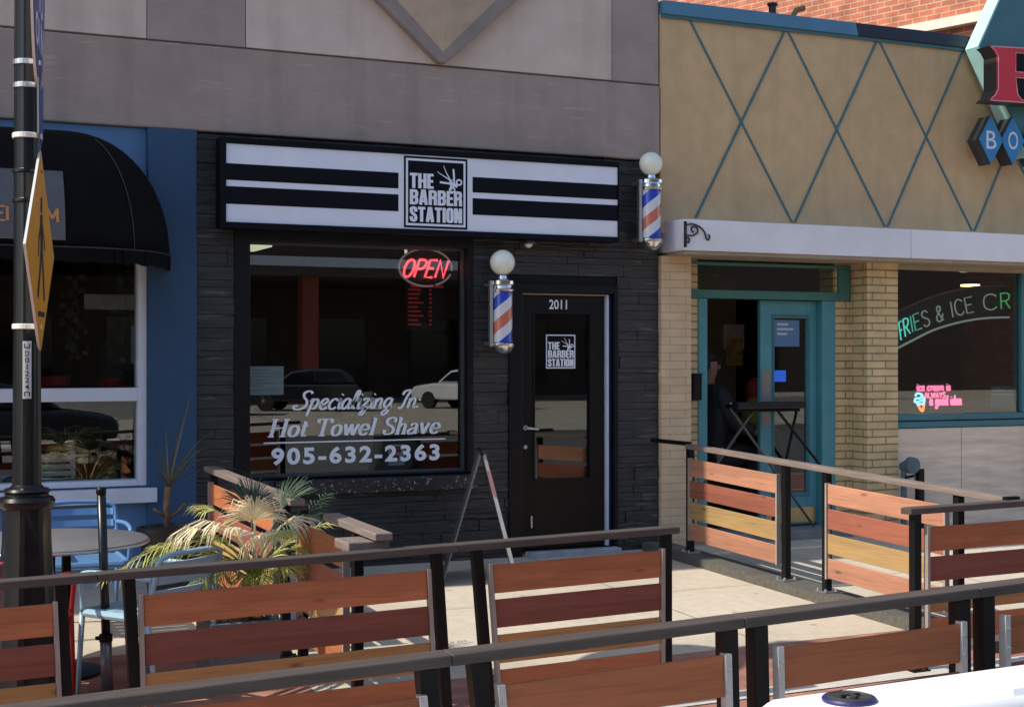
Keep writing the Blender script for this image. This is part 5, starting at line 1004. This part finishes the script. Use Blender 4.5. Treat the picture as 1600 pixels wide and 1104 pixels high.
# ================================================================== PLANTS
def feather(mbm, base, d, up, L, droop, n=26, lw=.011, ll=.17, sd=0):
    rn = random.Random(sd); d = Vector(d).normalized(); up = Vector(up); P = []
    for i in range(n+1):
        s = i/n; P.append(Vector(base)+d*L*s+up*(L*.55*s-droop*s*s))
    mbm.tube(P, [.008*(1-.8*i/n) for i in range(n+1)], 5)
    for i in range(4, n):
        s = i/n; t = (P[i+1]-P[i]).normalized(); sd_ = t.cross(Vector((0,0,1))); sd_.normalize(); nrm = sd_.cross(t)
        l = ll*math.sin(math.pi*min(.95, .18+.78*s))*rn.uniform(.85,1.1)
        for q in (-1, 1):
            dr = (sd_*q*.75+t*.75+nrm*rn.uniform(-.05,.25)).normalized(); a = P[i]; m1 = a+dr*l*.55; e = a+dr*l+Vector((0,0,-l*rn.uniform(.1,.35))); wv = t*lw*.5
            mbm.add([a-wv*.4, a+wv*.4, m1+wv, m1-wv, e], [(0,1,2,3),(3,2,4)])
def fan(mbm, hub, d, n=24, L=.24, spread=2.3, w_=.011, sd=0, droop=.5):
    n = int(n*1.55); w_ *= .72; rn = random.Random(sd); d = Vector(d).normalized(); s0 = d.cross(Vector((0,0,1)))
    if s0.length < .1: s0 = Vector((1,0,0))
    s0.normalize(); nr = s0.cross(d).normalized()
    for i in range(n):
        a = -spread/2+spread*i/(n-1)+rn.uniform(-.03,.03); dr = (d*math.cos(a)+s0*math.sin(a)+nr*rn.uniform(-.06,.10)).normalized(); l = L*rn.uniform(.8,1.08)*(1-.18*abs(a)/spread)
        sv = dr.cross(nr).normalized()*w_*.5; a0 = Vector(hub); m1 = a0+dr*l*.5+nr*.01; m2 = a0+dr*l*.8-Vector((0,0,l*droop*.10)); e = a0+dr*l*.98-Vector((0,0,l*droop*rn.uniform(.2,.5)))
        mbm.add([a0-sv*.2, a0+sv*.2, m1+sv, m1-sv, m2+sv*.7, m2-sv*.7, e], [(0,1,2,3),(3,2,4,5),(5,4,6)])
Yp = -2.95; g = gz(1.98, Yp); pl0 = pY(318, 964, Yp).x; pl1 = pY(424, 964, Yp).x; zt = pY(380, 962, Yp).z; cx = (pl0+pl1)/2
pp = thing('potted_palm', 'yellowing fan palm in a grey planter box behind the front railing', 'plant', (cx, Yp, g), 0, None)
wv = (pl1-pl0)/2; mb = MB()
for (a, b, c, d) in ((-wv, wv, -wv, -wv+.025), (-wv, wv, wv-.025, wv), (-wv, -wv+.025, -wv+.025, wv-.025), (wv-.025, wv, -wv+.025, wv-.025)): mb.box(cx+a, cx+b, Yp+c, Yp+d, g, zt)
mb.box(cx-wv+.025, cx+wv-.025, Yp-wv+.025, Yp+wv-.025, g, g+.03); obj('planter_box', mb, M['planter'], pp, bevel=.006)
sm = MB(); rn = random.Random(2); sm.box(cx-wv+.026, cx+wv-.026, Yp-wv+.026, Yp+wv-.026, zt-.08, zt-.02)
for i in range(90):
    c_ = Vector((cx+rn.uniform(-wv+.04,wv-.04), Yp+rn.uniform(-wv+.04,wv-.04), zt-.018+rn.uniform(0,.02))); v = Vector((rn.uniform(-1,1),rn.uniform(-1,1),rn.uniform(-.3,.5)))*.022; u_ = v.cross(Vector((0,0,1)))*.5; sm.add([c_-v, c_+u_, c_+v, c_-u_], [(0,1,2,3)])
obj('mulch', sm, M['soil'], pp, recalc=False)
hubp = pY(398, 868, Yp); th = MB(); rn = random.Random(8)
th.tube([(cx,Yp,zt-.03),(cx+.02,Yp,zt+.10),(hubp.x-.01,Yp,hubp.z-.12)], [.06,.055,.045], 12)
for i in range(26):
    z = zt+rn.uniform(0,.2); a = rn.uniform(0,6.28); th.tube([(cx+.045*math.cos(a),Yp+.045*math.sin(a),z),(cx+.09*math.cos(a),Yp+.09*math.sin(a),z+.07)], [.010,.002], 4)
obj('trunk', th, M['trunk'], pp)
fc = Vector((hubp.x, Yp, hubp.z-.12))
def fan_frond(px, py, dY, dirv, m, L, sd, spread=2.4, n=26, droop=.6):
    h = pY(px, py, Yp+dY); mb = MB(); mid = (fc+h)/2+Vector((0,0,.04)); mb.tube([fc, mid, h], [.009,.007,.005], 6); fan(mb, h, dirv, n, L, spread, .012, sd, droop); obj('frond', mb, m, pp, recalc=False)
def feather_frond(px, py, dY, m, sd, ll=.15, rise=.35):
    e = pY(px, py, Yp+dY); dv = e-fc; L = dv.length; mb = MB(); n = 26; P = [fc+dv*(i/n)+Vector((0,0,L*rise*math.sin(math.pi*(i/n)**.85)*.55)) for i in range(n+1)]
    mb.tube(P, [.008*(1-.8*i/n) for i in range(n+1)], 5); rn = random.Random(sd)
    for i in range(5, n+1):
        t = (P[min(i+1,n)]-P[min(i,n-1)]).normalized(); s_ = t.cross(Vector((0,0,1))).normalized(); nr = s_.cross(t); l = ll*math.sin(math.pi*(.2+.68*i/n))*rn.uniform(.85,1.1)
        for q in (-1,1):
            dr = (s_*q*.7+t*.75+nr*rn.uniform(-.35,.15)).normalized(); a = P[i]; wv_ = t*.0055; m1 = a+dr*l*.55; ee = a+dr*l-Vector((0,0,l*rn.uniform(.1,.4))); mb.add([a-wv_*.4, a+wv_*.4, m1+wv_, m1-wv_, ee], [(0,1,2,3),(3,2,4)])
    obj('frond', mb, m, pp, recalc=False)
fan_frond(352, 822, -.10, (-.95,-.15,.20), M['palmd'], .27, 1, 1.7, 22, 1.5)
fan_frond(398, 812, -.12, (-.1,-.45,.75), M['palmd'], .25, 2, 3.3, 38, 1.1)
fan_frond(392, 798, .08, (-.05,.15,1), M['palmk'], .25, 3, 2.3, 26, .5)
fan_frond(440, 820, -.10, (.9,-.25,.25), M['palmd'], .27, 4, 2.4, 30, 1.0)
fan_frond(448, 858, -.14, (.9,-.3,-.02), M['palmy'], .25, 5, 2.2, 28, .8)
fan_frond(408, 845, -.18, (.35,-.5,.35), M['palmd'], .24, 12, 3.0, 34, 1.4)
fan_frond(352, 806, .02, (-.8,.1,.35), M['palmy'], .26, 14, 1.5, 20, .9)
fan_frond(440, 795, .20, (.55,.2,.75), M['palmk'], .30, 6, 1.7, 22, .5)
fan_frond(352, 850, -.12, (-.6,-.3,.35), M['palmg'], .22, 7, 2.0, 22, .8)
fan_frond(395, 895, -.12, (.1,-.6,-.15), M['palmg'], .22, 11, 2.8, 26, .6)
fan_frond(438, 890, -.16, (.7,-.4,.1), M['palmy'], .22, 15, 2.4, 26, .7)
fan_frond(372, 838, -.20, (-.45,-.5,.35), M['palmd'], .24, 21, 2.6, 24, 1.1)
fan_frond(425, 838, -.22, (.5,-.55,.15), M['palmy'], .25, 22, 2.8, 26, .9)
fan_frond(325, 828, -.14, (-1,-.2,.05), M['palmd'], .26, 23, 1.3, 18, 1.6)
feather_frond(163, 906, -.22, M['palmy'], 1, .17, .42); feather_frond(240, 852, -.05, M['palmy'], 2, .16, .16); feather_frond(290, 930, -.25, M['palmg'], 9, .17, .45); feather_frond(215, 880, -.12, M['palmg'], 16, .15, .30)
feather_frond(509, 772, .35, M['palmk'], 3, .18, .06); feather_frond(525, 812, .10, M['palmy'], 4, .13, .22); feather_frond(490, 878, -.2, M['palmy'], 5, .16, .35); feather_frond(425, 905, -.3, M['palmg'], 6, .15, .5); feather_frond(465, 895, -.25, M['palmy'], 7, .15, .5); feather_frond(335, 905, -.25, M['palmg'], 8, .15, .5)
feather_frond(500, 800, .30, M['palmk'], 17, .16, .18)
# dry strap-leaved plant by the blue pilaster
Yq = -.62; b = pY(262, 838, Yq); g = gz(b.x, Yq)
yp = thing('dracaena_plant', 'sparse strap leaved plant in a black pot by the deep blue pilaster', 'plant', (b.x, Yq, g), 0, None)
ph = pY(262, 822, Yq).z; autosmooth(obj('pot', MB().lathe([(.13,g-0),(.20,ph-.03),(.215,ph-.03),(.215,ph),(.19,ph),(.18,ph-.04)], 26, (b.x, Yq, 0)), M['pot'], yp)); obj('soil', MB().lathe([(.18,ph-.05),(.16,ph-.02),(.02,ph)], 20, (b.x, Yq, 0)), M['soil'], yp)
hb = pY(263, 760, Yq); obj('stem', MB().tube([(b.x,Yq,ph-.03), (b.x-.01,Yq,(ph+hb.z)/2), hb], [.024,.021,.026], 10).tube([(b.x,Yq,ph+.06),(b.x+.07,Yq,ph+.10),(b.x+.12,Yq-.02,ph+.16)], [.014,.012,.010], 8).tube([(b.x,Yq,ph+.06),(b.x-.06,Yq,ph+.10),(b.x-.10,Yq,ph+.13)], [.016,.012,.008], 8), M['trunk'], yp, smooth=True)
for i, (px, py, dY, bend, wl) in enumerate(((302,600,.0,.02,.012),(258,655,.1,.0,.012),(330,675,.05,.06,.010),(345,700,-.1,.10,.010),(362,728,.0,.12,.009),(238,690,-.05,.05,.009),(222,725,.0,.09,.009),(300,720,-.2,.06,.009),(285,640,.1,.03,.009),(315,745,.1,.12,.008),(240,752,-.1,.06,.008),(395,742,.15,.10,.008),(274,700,-.2,.03,.01))):
    e = pY(px, py, Yq+dY); mb = MB(); K = 9; P = [hb.lerp(e, k/K)+Vector((0,0,bend*math.sin(math.pi*k/K))) for k in range(K+1)]; t = (e-hb).normalized(); sv = t.cross(Vector((.3,1,.1))).normalized()
    vs = []; 
    for k in range(K+1): w2 = .62*wl*(1-(k/K)**2.2)+.001; vs += [P[k]-sv*w2, P[k]+Vector((0,.004,0)), P[k]+sv*w2]
    mb.add(vs, [(3*k+j, 3*k+j+1, 3*k+j+4, 3*k+j+3) for k in range(K) for j in (0,1)]); obj('leaf', mb, M['dryl'], yp, recalc=False)
# ================================================================== A-FRAME SIGN
Ya = -1.05; ap_ = pY(753, 706, Ya); az_ = R(21.2); ca_ = Vector((math.sin(az_), math.cos(az_), 0)); na_ = Vector((math.cos(az_), -math.sin(az_), 0))
fl = pG(690, 925); g = gz(ap_.x, Ya)
asn = thing('sandwich_board', 'folding sandwich board sign seen edge on beside the barber door', 'sign', (ap_.x, Ya, g), 0, None)
dw = .56
def leaf(dxn, zt_, zb_, m, th, nm, off=0.0):
    tp = Vector((ap_.x, Ya, zt_))+na_*off; bt_ = Vector((ap_.x, Ya, zb_))+na_*dxn; n_ = Vector((1,0,0)).cross(Vector((0,0,1))); sd_ = na_*th
    return MB().hexa([bt_, bt_+sd_, bt_+sd_+ca_*dw, bt_+ca_*dw, tp, tp+sd_, tp+sd_+ca_*dw, tp+ca_*dw])
hA = ap_.z
lx = (fl-Vector((ap_.x, Ya, fl.z))).dot(na_); rx_ = pG(806, 874); rx_ = (pY(806, 880, Ya)-Vector((ap_.x, Ya, 0))).dot(na_)
obj('panel', leaf(lx, hA-.02, gz(fl.x, Ya)+.003, mat('grey_board_edge', (.07,.07,.075), .5), .010, 'p', -.012), MATS['grey_board_edge'], asn)
obj('panel', leaf(rx_, hA-.02, g+.0, mat('white_board_edge', (.36,.36,.36), .5, var=.15, vscale=9), .026, 'p', .004), MATS['white_board_edge'], asn)
tp = Vector((ap_.x, Ya, hA)); 
obj('board_print', MB().hexa([Vector((ap_.x,Ya-.003,0))+na_*(.004+(rx_)*f)+Vector((0,0,hA-.02+(g-hA)*f))+na_*o+ca_*c for f, o, c in ((.30,.0,-.003),(.30,.027,-.003),(.30,.027,.0),(.30,.0,.0),(.12,.0,-.003),(.12,.027,-.003),(.12,.027,.0),(.12,.0,.0))]), mat('pink_print', (.34,.16,.18), .5), asn)
obj('hinge', MB().tube([tp+Vector((0,0,-.012))-ca_*.01, tp+Vector((0,0,-.012))+ca_*(dw+.01)], .017, 8), M['blkmetal'], asn)
obj('spreader_bar', MB().tube([Vector((ap_.x,Ya,hA*.45))+na_*lx*.56+ca_*.3, Vector((ap_.x,Ya,hA*.45))+na_*rx_*.56+ca_*.3], .006, 6), M['blkmetal'], asn)
# ================================================================== KEYBOARD ON ITS STAND, PLAYER IN THE DOORWAY
KY = .12; ka, kb_ = pY(1143, 634, KY), pY(1251, 627, KY); zk = (pY(1195, 631, KY)).z
ks = thing('keyboard_stand', 'black folding X keyboard stand in front of the open diner doorway', 'stand', ((ka.x+kb_.x)/2, KY, .085), 0, None)
def leg(p0, p1, Y0, Y1): a, b_ = pY(p0[0], p0[1], Y0), pY(p1[0], p1[1], Y1); return MB().tube([a, b_], .013, 8)
mst = mat('worn_steel_tube', (.10,.095,.085), .45, metal=.5)
q1_, q2_ = pY(1141, 638, KY), pY(1180, 692, KY); q3_, q4_ = pY(1178, 640, KY), pY(1132, 706, KY)
obj('leg', MB().tube([q1_, q1_+(q2_-q1_)*((q1_.z-.10)/(q1_.z-q2_.z))+Vector((0,.02,0))], .013, 8), mst, ks); obj('leg', MB().tube([q3_, q3_+(q4_-q3_)*((q3_.z-.10)/(q3_.z-q4_.z))-Vector((0,.03,0))], .013, 8), mst, ks)
obj('leg', MB().tube([pY(1211, 636, KY-.02), pY(1283, 728, KY-.06)], .014, 8), M['blkmetal'], ks); obj('leg', MB().tube([pY(1246, 636, KY+.05), Vector((pY(1205, 720, KY+.05).x, KY+.05, .10))], .013, 8), M['blkmetal'], ks)
obj('top_bar', MB().tube([(ka.x+.05, KY-.05, zk-.055), (kb_.x-.05, KY-.05, zk-.055)], .013, 8).tube([(ka.x+.05, KY+.1, zk-.055), (kb_.x-.05, KY+.1, zk-.055)], .013, 8), M['blkmetal'], ks)
kbd = thing('keyboard', 'black electronic keyboard lying across the folding stand in the diner doorway', 'keyboard', ((ka.x+kb_.x)/2, KY, zk-.04), 0, None)
obj('keyboard_case', MB().box(ka.x, kb_.x, KY-.10, KY+.10, zk-.04, zk+.004).box(ka.x+.002, kb_.x-.002, KY-.099, KY-.0, zk-.03, zk+.024), M['blkgloss'], kbd, bevel=.008); mb = MB()
for i in range(30): xk = ka.x+.04+i*(kb_.x-ka.x-.08)/30; mb.box(xk, xk+(kb_.x-ka.x-.08)/30-.002, KY+.0, KY+.09, zk+.0045, zk+.014)
obj('keys', mb, M['white'], kbd)
# the player: one continuous skinned body
Yb = .72; hd_ = pY(1108, 573, Yb)
pe = thing('person', 'person in dark clothes sitting behind the keyboard in the dim diner doorway', 'person', (hd_.x, Yb, .07), 0, None)
hx, hz = hd_.x, hd_.z
def skin_body(name, verts, edges, radii, m, parent, root=0, sub=2):
    me = bpy.data.meshes.new(name); me.from_pydata([tuple(v) for v in verts], edges, []); o = bpy.data.objects.new(name, me); COL.objects.link(o); o.parent = parent; o.matrix_parent_inverse = Matrix.Translation(-parent.location)
    md = o.modifiers.new('skin', 'SKIN')
    for i, r_ in enumerate(radii): d_ = me.skin_vertices[0].data[i]; d_.radius = (r_, r_) if not isinstance(r_, tuple) else r_; d_.use_root = (i == root)
    sb = o.modifiers.new('sub', 'SUBSURF'); sb.levels = sub; sb.render_levels = sub; me.materials.append(m); return o
sh = hz-.235; pv = hz-.80
V = [(hx+.02,Yb+.02,pv),(hx,Yb,pv+.25),(hx,Yb,sh),(hx-.015,Yb,hz-.15),(hx+.022,Yb,hz-.055),(hx+.008,Yb-.003,hz+.03),(hx-.01,Yb,hz+.085),
 (hx-.0,Yb-.19,sh-.02),(hx+.10,Yb-.24,sh-.28),(hx+.32,Yb-.30,sh-.36),(hx+.40,Yb-.32,sh-.36),
 (hx-.0,Yb+.19,sh-.02),(hx+.12,Yb+.16,sh-.28),(hx+.34,Yb-.02,sh-.36),(hx+.42,Yb-.06,sh-.36),
 (hx+.05,Yb-.10,pv-.02),(hx+.42,Yb-.12,pv-.02),(hx+.40,Yb-.12,.16),(hx+.52,Yb-.12,.12),
 (hx+.05,Yb+.12,pv-.02),(hx+.42,Yb+.14,pv-.02),(hx+.40,Yb+.14,.16),(hx+.52,Yb+.14,.12)]
E_ = [(0,1),(1,2),(2,3),(3,4),(4,5),(5,6),(2,7),(7,8),(8,9),(9,10),(2,11),(11,12),(12,13),(13,14),(0,15),(15,16),(16,17),(17,18),(0,19),(19,20),(20,21),(21,22)]
Rd = [.13,.135,.13,.05,.066,.086,.062,.06,.045,.033,.04,.06,.045,.033,.04,.085,.06,.045,.04,.085,.06,.045,.04]
bd = skin_body('body', V, E_, Rd, M['skin'], pe)
cv = [v for i, v in enumerate(V) if i not in (4,5,6,10,14)]; ix = {i: k for k, i in enumerate([i for i in range(len(V)) if i not in (4,5,6,10,14)])}
ce = [(ix[a], ix[b_]) for a, b_ in E_ if a in ix and b_ in ix]; cr2 = [Rd[i]*1.42+.014 for i in range(len(V)) if i in ix]; cr2[ix[3]] = .066
cv = [v if i != ix[3] else (hx, Yb, hz-.15) for i, v in enumerate(cv)]
skin_body('clothing', cv, ce, cr2, M['cloth'], pe)
fx = MB(); fx.sphere((hx-.004,Yb+.0,hz+.088), .098, 16, 10, (1.02,.93,.62)); fx.sphere((hx-.055,Yb+.0,hz+.03), .075, 14, 10, (.75,1.08,1.1)); obj('hair', fx, M['hair'], pe, smooth=True)
obj('nose', MB().sphere((hx+.095,Yb-.02,hz+.0), .018, 8, 6, (1.1,.8,1.3)), M['skin'], pe, smooth=True)
for s_ in (-1,1): obj('eye', MB().sphere((hx+.080,Yb+s_*.034-.005,hz+.03), .012, 8, 6), M['hair'], pe, smooth=True)
obj('mouth', MB().box(hx+.078, hx+.094, Yb-.028, Yb+.02, hz-.045, hz-.037), mat('lips', (.25,.08,.07), .5), pe)
for (wx, wy, wz) in ((hx+.40,Yb-.32,sh-.36), (hx+.42,Yb-.06,sh-.36)):
    mb = MB(); mb.sphere((wx+.05,wy,wz), .04, 10, 8, (1.2,1,.5))
    for k in range(4): y_ = wy-.028+k*.019; l = (.062,.075,.072,.055)[k]; mb.tube([(wx+.08,y_,wz+.004),(wx+.08+l*.55,y_,wz+.008),(wx+.08+l,y_,wz-.02)], [.0095,.009,.007], 7)
    mb.tube([(wx+.04,wy+.035,wz),(wx+.07,wy+.058,wz-.004),(wx+.095,wy+.062,wz-.012)], [.011,.0105,.008], 7); obj('hand', mb, M['skin'], pe, smooth=True)
stl = thing('player_stool', 'dark round stool under the seated person in the diner doorway', 'stool', (hx+.02, Yb+.02, .07), 0, None, world=False)
sth = pv-.16-.07; autosmooth(obj('seat', MB().lathe([(.15,sth-.05),(.17,sth-.04),(.17,sth-.01),(.15,sth)], 20), M['blkmetal'], stl))
for a in (45,135,225,315): obj('leg', MB().tube([(.10*math.cos(R(a)),.10*math.sin(R(a)),sth-.05),(.16*math.cos(R(a)),.16*math.sin(R(a)),0)], .012, 6), M['blkmetal'], stl)
# red and yellow goods inside the doorway
q = pY(1180, 612, 1.1); rbag = tag(obj('red_bag', MB().lathe([(.08,-.14),(.10,-.05),(.09,.08),(.03,.14)], 14, q), mat('dim_red_fabric', (.22,.01,.012), .7), smooth=True), 'dim red bag hanging inside the diner behind the left of the teal door', 'bag')
q = pY(1178, 648, 1.0); tag(obj('yellow_sack', MB().lathe([(.09,-.2),(.12,-.05),(.11,.1),(.04,.17)], 14, q), mat('dim_yellow_fabric', (.20,.16,.012), .7), smooth=True), 'dull yellow sack behind the keyboard stand in the diner', 'sack')
# ================================================================== WHITE BARRIER IN FRONT
def barrier(label, pxs, Yb0, Yb1, capq):
    (xa_, ya_), (xb_, yb_) = pxs; A_, B_ = pY(xa_, ya_, Yb0), pY(xb_, yb_, Yb0); Lb = B_.x-A_.x; tz_ = (B_.z-A_.z)/Lb; g = -.44; h = A_.z-g
    t = thing('water_barrier', label, 'barrier', (A_.x, Yb0, g), 0, 'white plastic barriers along the road', world=False)
    W = Yb0-Yb1; n = 14; mb = MB(); prof = [(-.12,0),(-.12,.16),(.0,.42),(.0,h-.0)]
    def ring(u, ins):
        z = h+tz_*u-ins; y1 = -W+ins; y0 = -ins
        return [(u,.14,0),(u,.14,.14),(u,y0+.01,.36),(u,y0,z-.05),(u,y0-.012,z-.018),(u,y0-.045,z),(u,y1+.045,z),(u,y1+.012,z-.018),(u,y1,z-.05),(u,y1-.01,.36),(u,-W-.14,.14),(u,-W-.14,0)]
    us = [(0,.06),(.012,.028),(.03,.010),(.06,0)]+[(.06+(Lb-.12)*i/6, 0) for i in range(1,7)]+[(Lb-.03,.010),(Lb-.012,.028),(Lb,.06)]
    rows = [ring(u, i_) for u, i_ in us]; k = len(rows[0]); mb.add([p for r_ in rows for p in r_], [(i*k+j, i*k+j+1, (i+1)*k+j+1, (i+1)*k+j) for i in range(len(rows)-1) for j in range(k-1)]+[tuple(range(k)), tuple((len(rows)-1)*k+j for j in range(k-1,-1,-1))])
    o = obj('barrier_body', mb, M['plastic'], t); autosmooth(o, 50)
    if capq:
        cq = pY(capq[0], capq[1], (Yb0+Yb1)/2+.01); u = cq.x-A_.x; z = h+tz_*u; yc_ = -W/2
        c_ = obj('filler_cap', MB().lathe([(.068,z-.01),(.068,z+.012),(.060,z+.017),(.055,z+.012),(.018,z+.011),(.016,z+.016),(.001,z+.017)], 28, (u, yc_, 0)), M['cap'], t); autosmooth(c_, 40)
        autosmooth(obj('cap_ring', MB().lathe([(.070,z-.008),(.080,z-.004),(.081,z+.006),(.076,z+.012),(.070,z+.011)], 32, (u, yc_, 0)), M['capr'], t), 40)
        u3 = pY(1548, 1064, (Yb0+Yb1)/2).x-A_.x
        obj('moulded_ridge', MB().hexa([(u3-.06,-W-.004,h+tz_*u3-.06),(u3+.06,-W-.004,h+tz_*u3-.06),(u3+.06,-W*.45,h+tz_*u3-.02),(u3-.06,-W*.45,h+tz_*u3-.02),(u3-.045,-W+.03,h+tz_*u3+.012),(u3+.045,-W+.03,h+tz_*u3+.012),(u3+.045,-W*.52,h+tz_*u3+.012),(u3-.045,-W*.52,h+tz_*u3+.012)]), M['plastic'], t, bevel=.01)
        mb = MB()
        for sx in (-1,1): mb.box(u-.034, u+.034, yc_-.006+sx*.0, yc_+.006, z+.013, z+.021) if sx > 0 else mb.box(u-.006, u+.006, yc_-.034, yc_+.034, z+.0135, z+.0205)
        obj('cap_grip', mb, M['cap'], t)
    return t
barrier('white plastic water filled barrier with dark round cap at the lower right', ((1168,1091),(1660,1023)), -7.26, -7.58, (1324, 1094))
barrier('end of another white plastic barrier at the bottom edge, left of the capped one', ((300,1225),(1150,1098)), -7.26, -7.58, None)
# ================================================================== ACROSS THE STREET (seen in the shop glass)
ob = thing('brown_building', 'brown building with flat porch and red columns across the street', 'building', (14, -58, 0))
obj('wall', bx(-60, 90, -58.5, -58, -.4, 16), M['oppbrick'], ob); obj('porch_roof', bx(-6, 34, -58, -48, 5.1, 5.9), M['darkbld'], ob)
for x in (-5, 17.6, 32): obj('column', bx(x, x+.7, -49.2, -48.5, -.3, 5.1), M['oppwall'], ob)
mb = MB()
for i in range(18): mb.box(-34+i*5, -34+i*5+2.6, -57.99, -57.9, .4, 3.6)
obj('window', mb, M['carglass'], ob)
obj('low_wall', bx(-8, 12, -36.2, -35.8, -.3, .45), M['kerb'], ob); obj('porch_fascia', bx(-6, 34, -47.99, -47.9, 5.5, 5.9), M['trim'], ob); obj('lit_panel', bx(10, 15, -57.89, -57.8, 3.9, 4.6), M['white'], ob)
hs = thing('parking_sign', 'blue grey sign board on a thin post across the street', 'sign', (8.2, -33, -.28)); obj('post', MB().tube([(8.2,-33,-.28),(8.2,-33,2.5)], .05, 8), M['blkmetal'], hs); obj('board', bx(7.75, 8.65, -32.94, -32.9, 1.5, 2.6), M['teallit'], hs)
def car(label, x, y, m, rz=0):
    t = thing('parked_car', label, 'car', (x, y, -.28 if y < -24 else -.44), rz, 'cars parked across the street', world=False)
    body = [(-2.2,.35),(2.2,.35),(2.25,.65),(2.1,.85),(1.15,.98),(-2.1,1.0),(-2.25,.7)]; top = [(-2.0,1.0),(1.1,.985),(.45,1.46),(-.2,1.56),(-1.4,1.54),(-1.85,1.3)]
    fn = lambda u, v, d: Vector((u, -d, v)); obj('body', MB().prism(body, fn, -.9, .9), m, t, bevel=.08); obj('cabin', MB().prism(top, fn, -.72, .72), m, t, bevel=.08)
    gm = MB(); 
    for s_ in (-1, 1):
        d0, d1 = sorted((s_*.721, s_*.735)); gm.prism([(-1.7,1.05),(-.5,1.05),(-.5,1.45),(-1.4,1.45)], fn, d0, d1); gm.prism([(-.42,1.05),(.85,1.05),(.35,1.40),(-.42,1.46)], fn, d0, d1)
    obj('window', gm, M['carglass'], t)
    for xx in (-1.35, 1.35):
        for s_ in (-1, 1): wv_ = obj('wheel', MB().lathe([(.16,-.11),(.31,-.11),(.33,-.09),(.33,.09),(.31,.11),(.16,.11)], 24, (xx, s_*.82, .33), 'y'), M['tyre'], t); obj('rim', MB().lathe([(.02,-.1),(.2,-.08),(.2,.08),(.02,.1)], 16, (xx, s_*.83, .33), 'y'), M['silver'], wv_)
    for s_ in (-1, 1): obj('headlight', MB().box(2.10, 2.24, s_*.6-.16, s_*.6+.16, .68, .80), M['trim'], t, bevel=.03)
    return t
car('dark parked car across the street beside the low wall', 11.0, -38.5, M['cark'], R(200)); car('white parked car across the street', 21.9, -40.5, M['carw'], R(240)); car('dark parked car across the street behind the white one', 15.6, -41, M['cark'], R(212)); car('dark car standing at the near side of the street', 3.2, -22.0, M['cark'], R(2))
def tree(label, x, y, h, r, sd):
    rn = random.Random(sd); t = thing('street_tree', label, 'tree', (x, y, -.3), 0, 'trees across the street', world=False)
    obj('trunk', MB().tube([(0,0,0),(.05,0,h*.35),(.0,.1,h*.6)], [.2,.15,.08], 10), M['bark'], t); mb = MB()
    for i in range(6500):
        v = Vector((rn.gauss(0,1), rn.gauss(0,1), rn.gauss(0,1))).normalized()*(rn.random()**.4); c_ = Vector((v.x*r*(1+.3*math.sin(3*v.z+sd)), v.y*r, h*.62+v.z*h*.38)); a = Vector((rn.uniform(-1,1), rn.uniform(-1,1), rn.uniform(-1,1)))  .normalized()*.12; b2 = a.cross(Vector((rn.uniform(-1,1), rn.uniform(-1,1), rn.uniform(-1,1))))  .normalized()*.07; mb.add([c_-a, c_+b2, c_+a, c_-b2], [(0,1,2,3)])
    obj('crown', mb, M['leaf'], t, recalc=False)
for i, (x, y, h, r) in enumerate(((-16,-44,12.5,4.2),(33,-46,13.5,4.8),(-8,-44,12.5,4.6))): tree(('narrower street tree across the road, farther left','widest street tree across the road','street tree across the road opposite the blue shop')[i], x, y, h, r, i)
for o in bpy.data.objects:
    if '_world' in o: del o['_world']
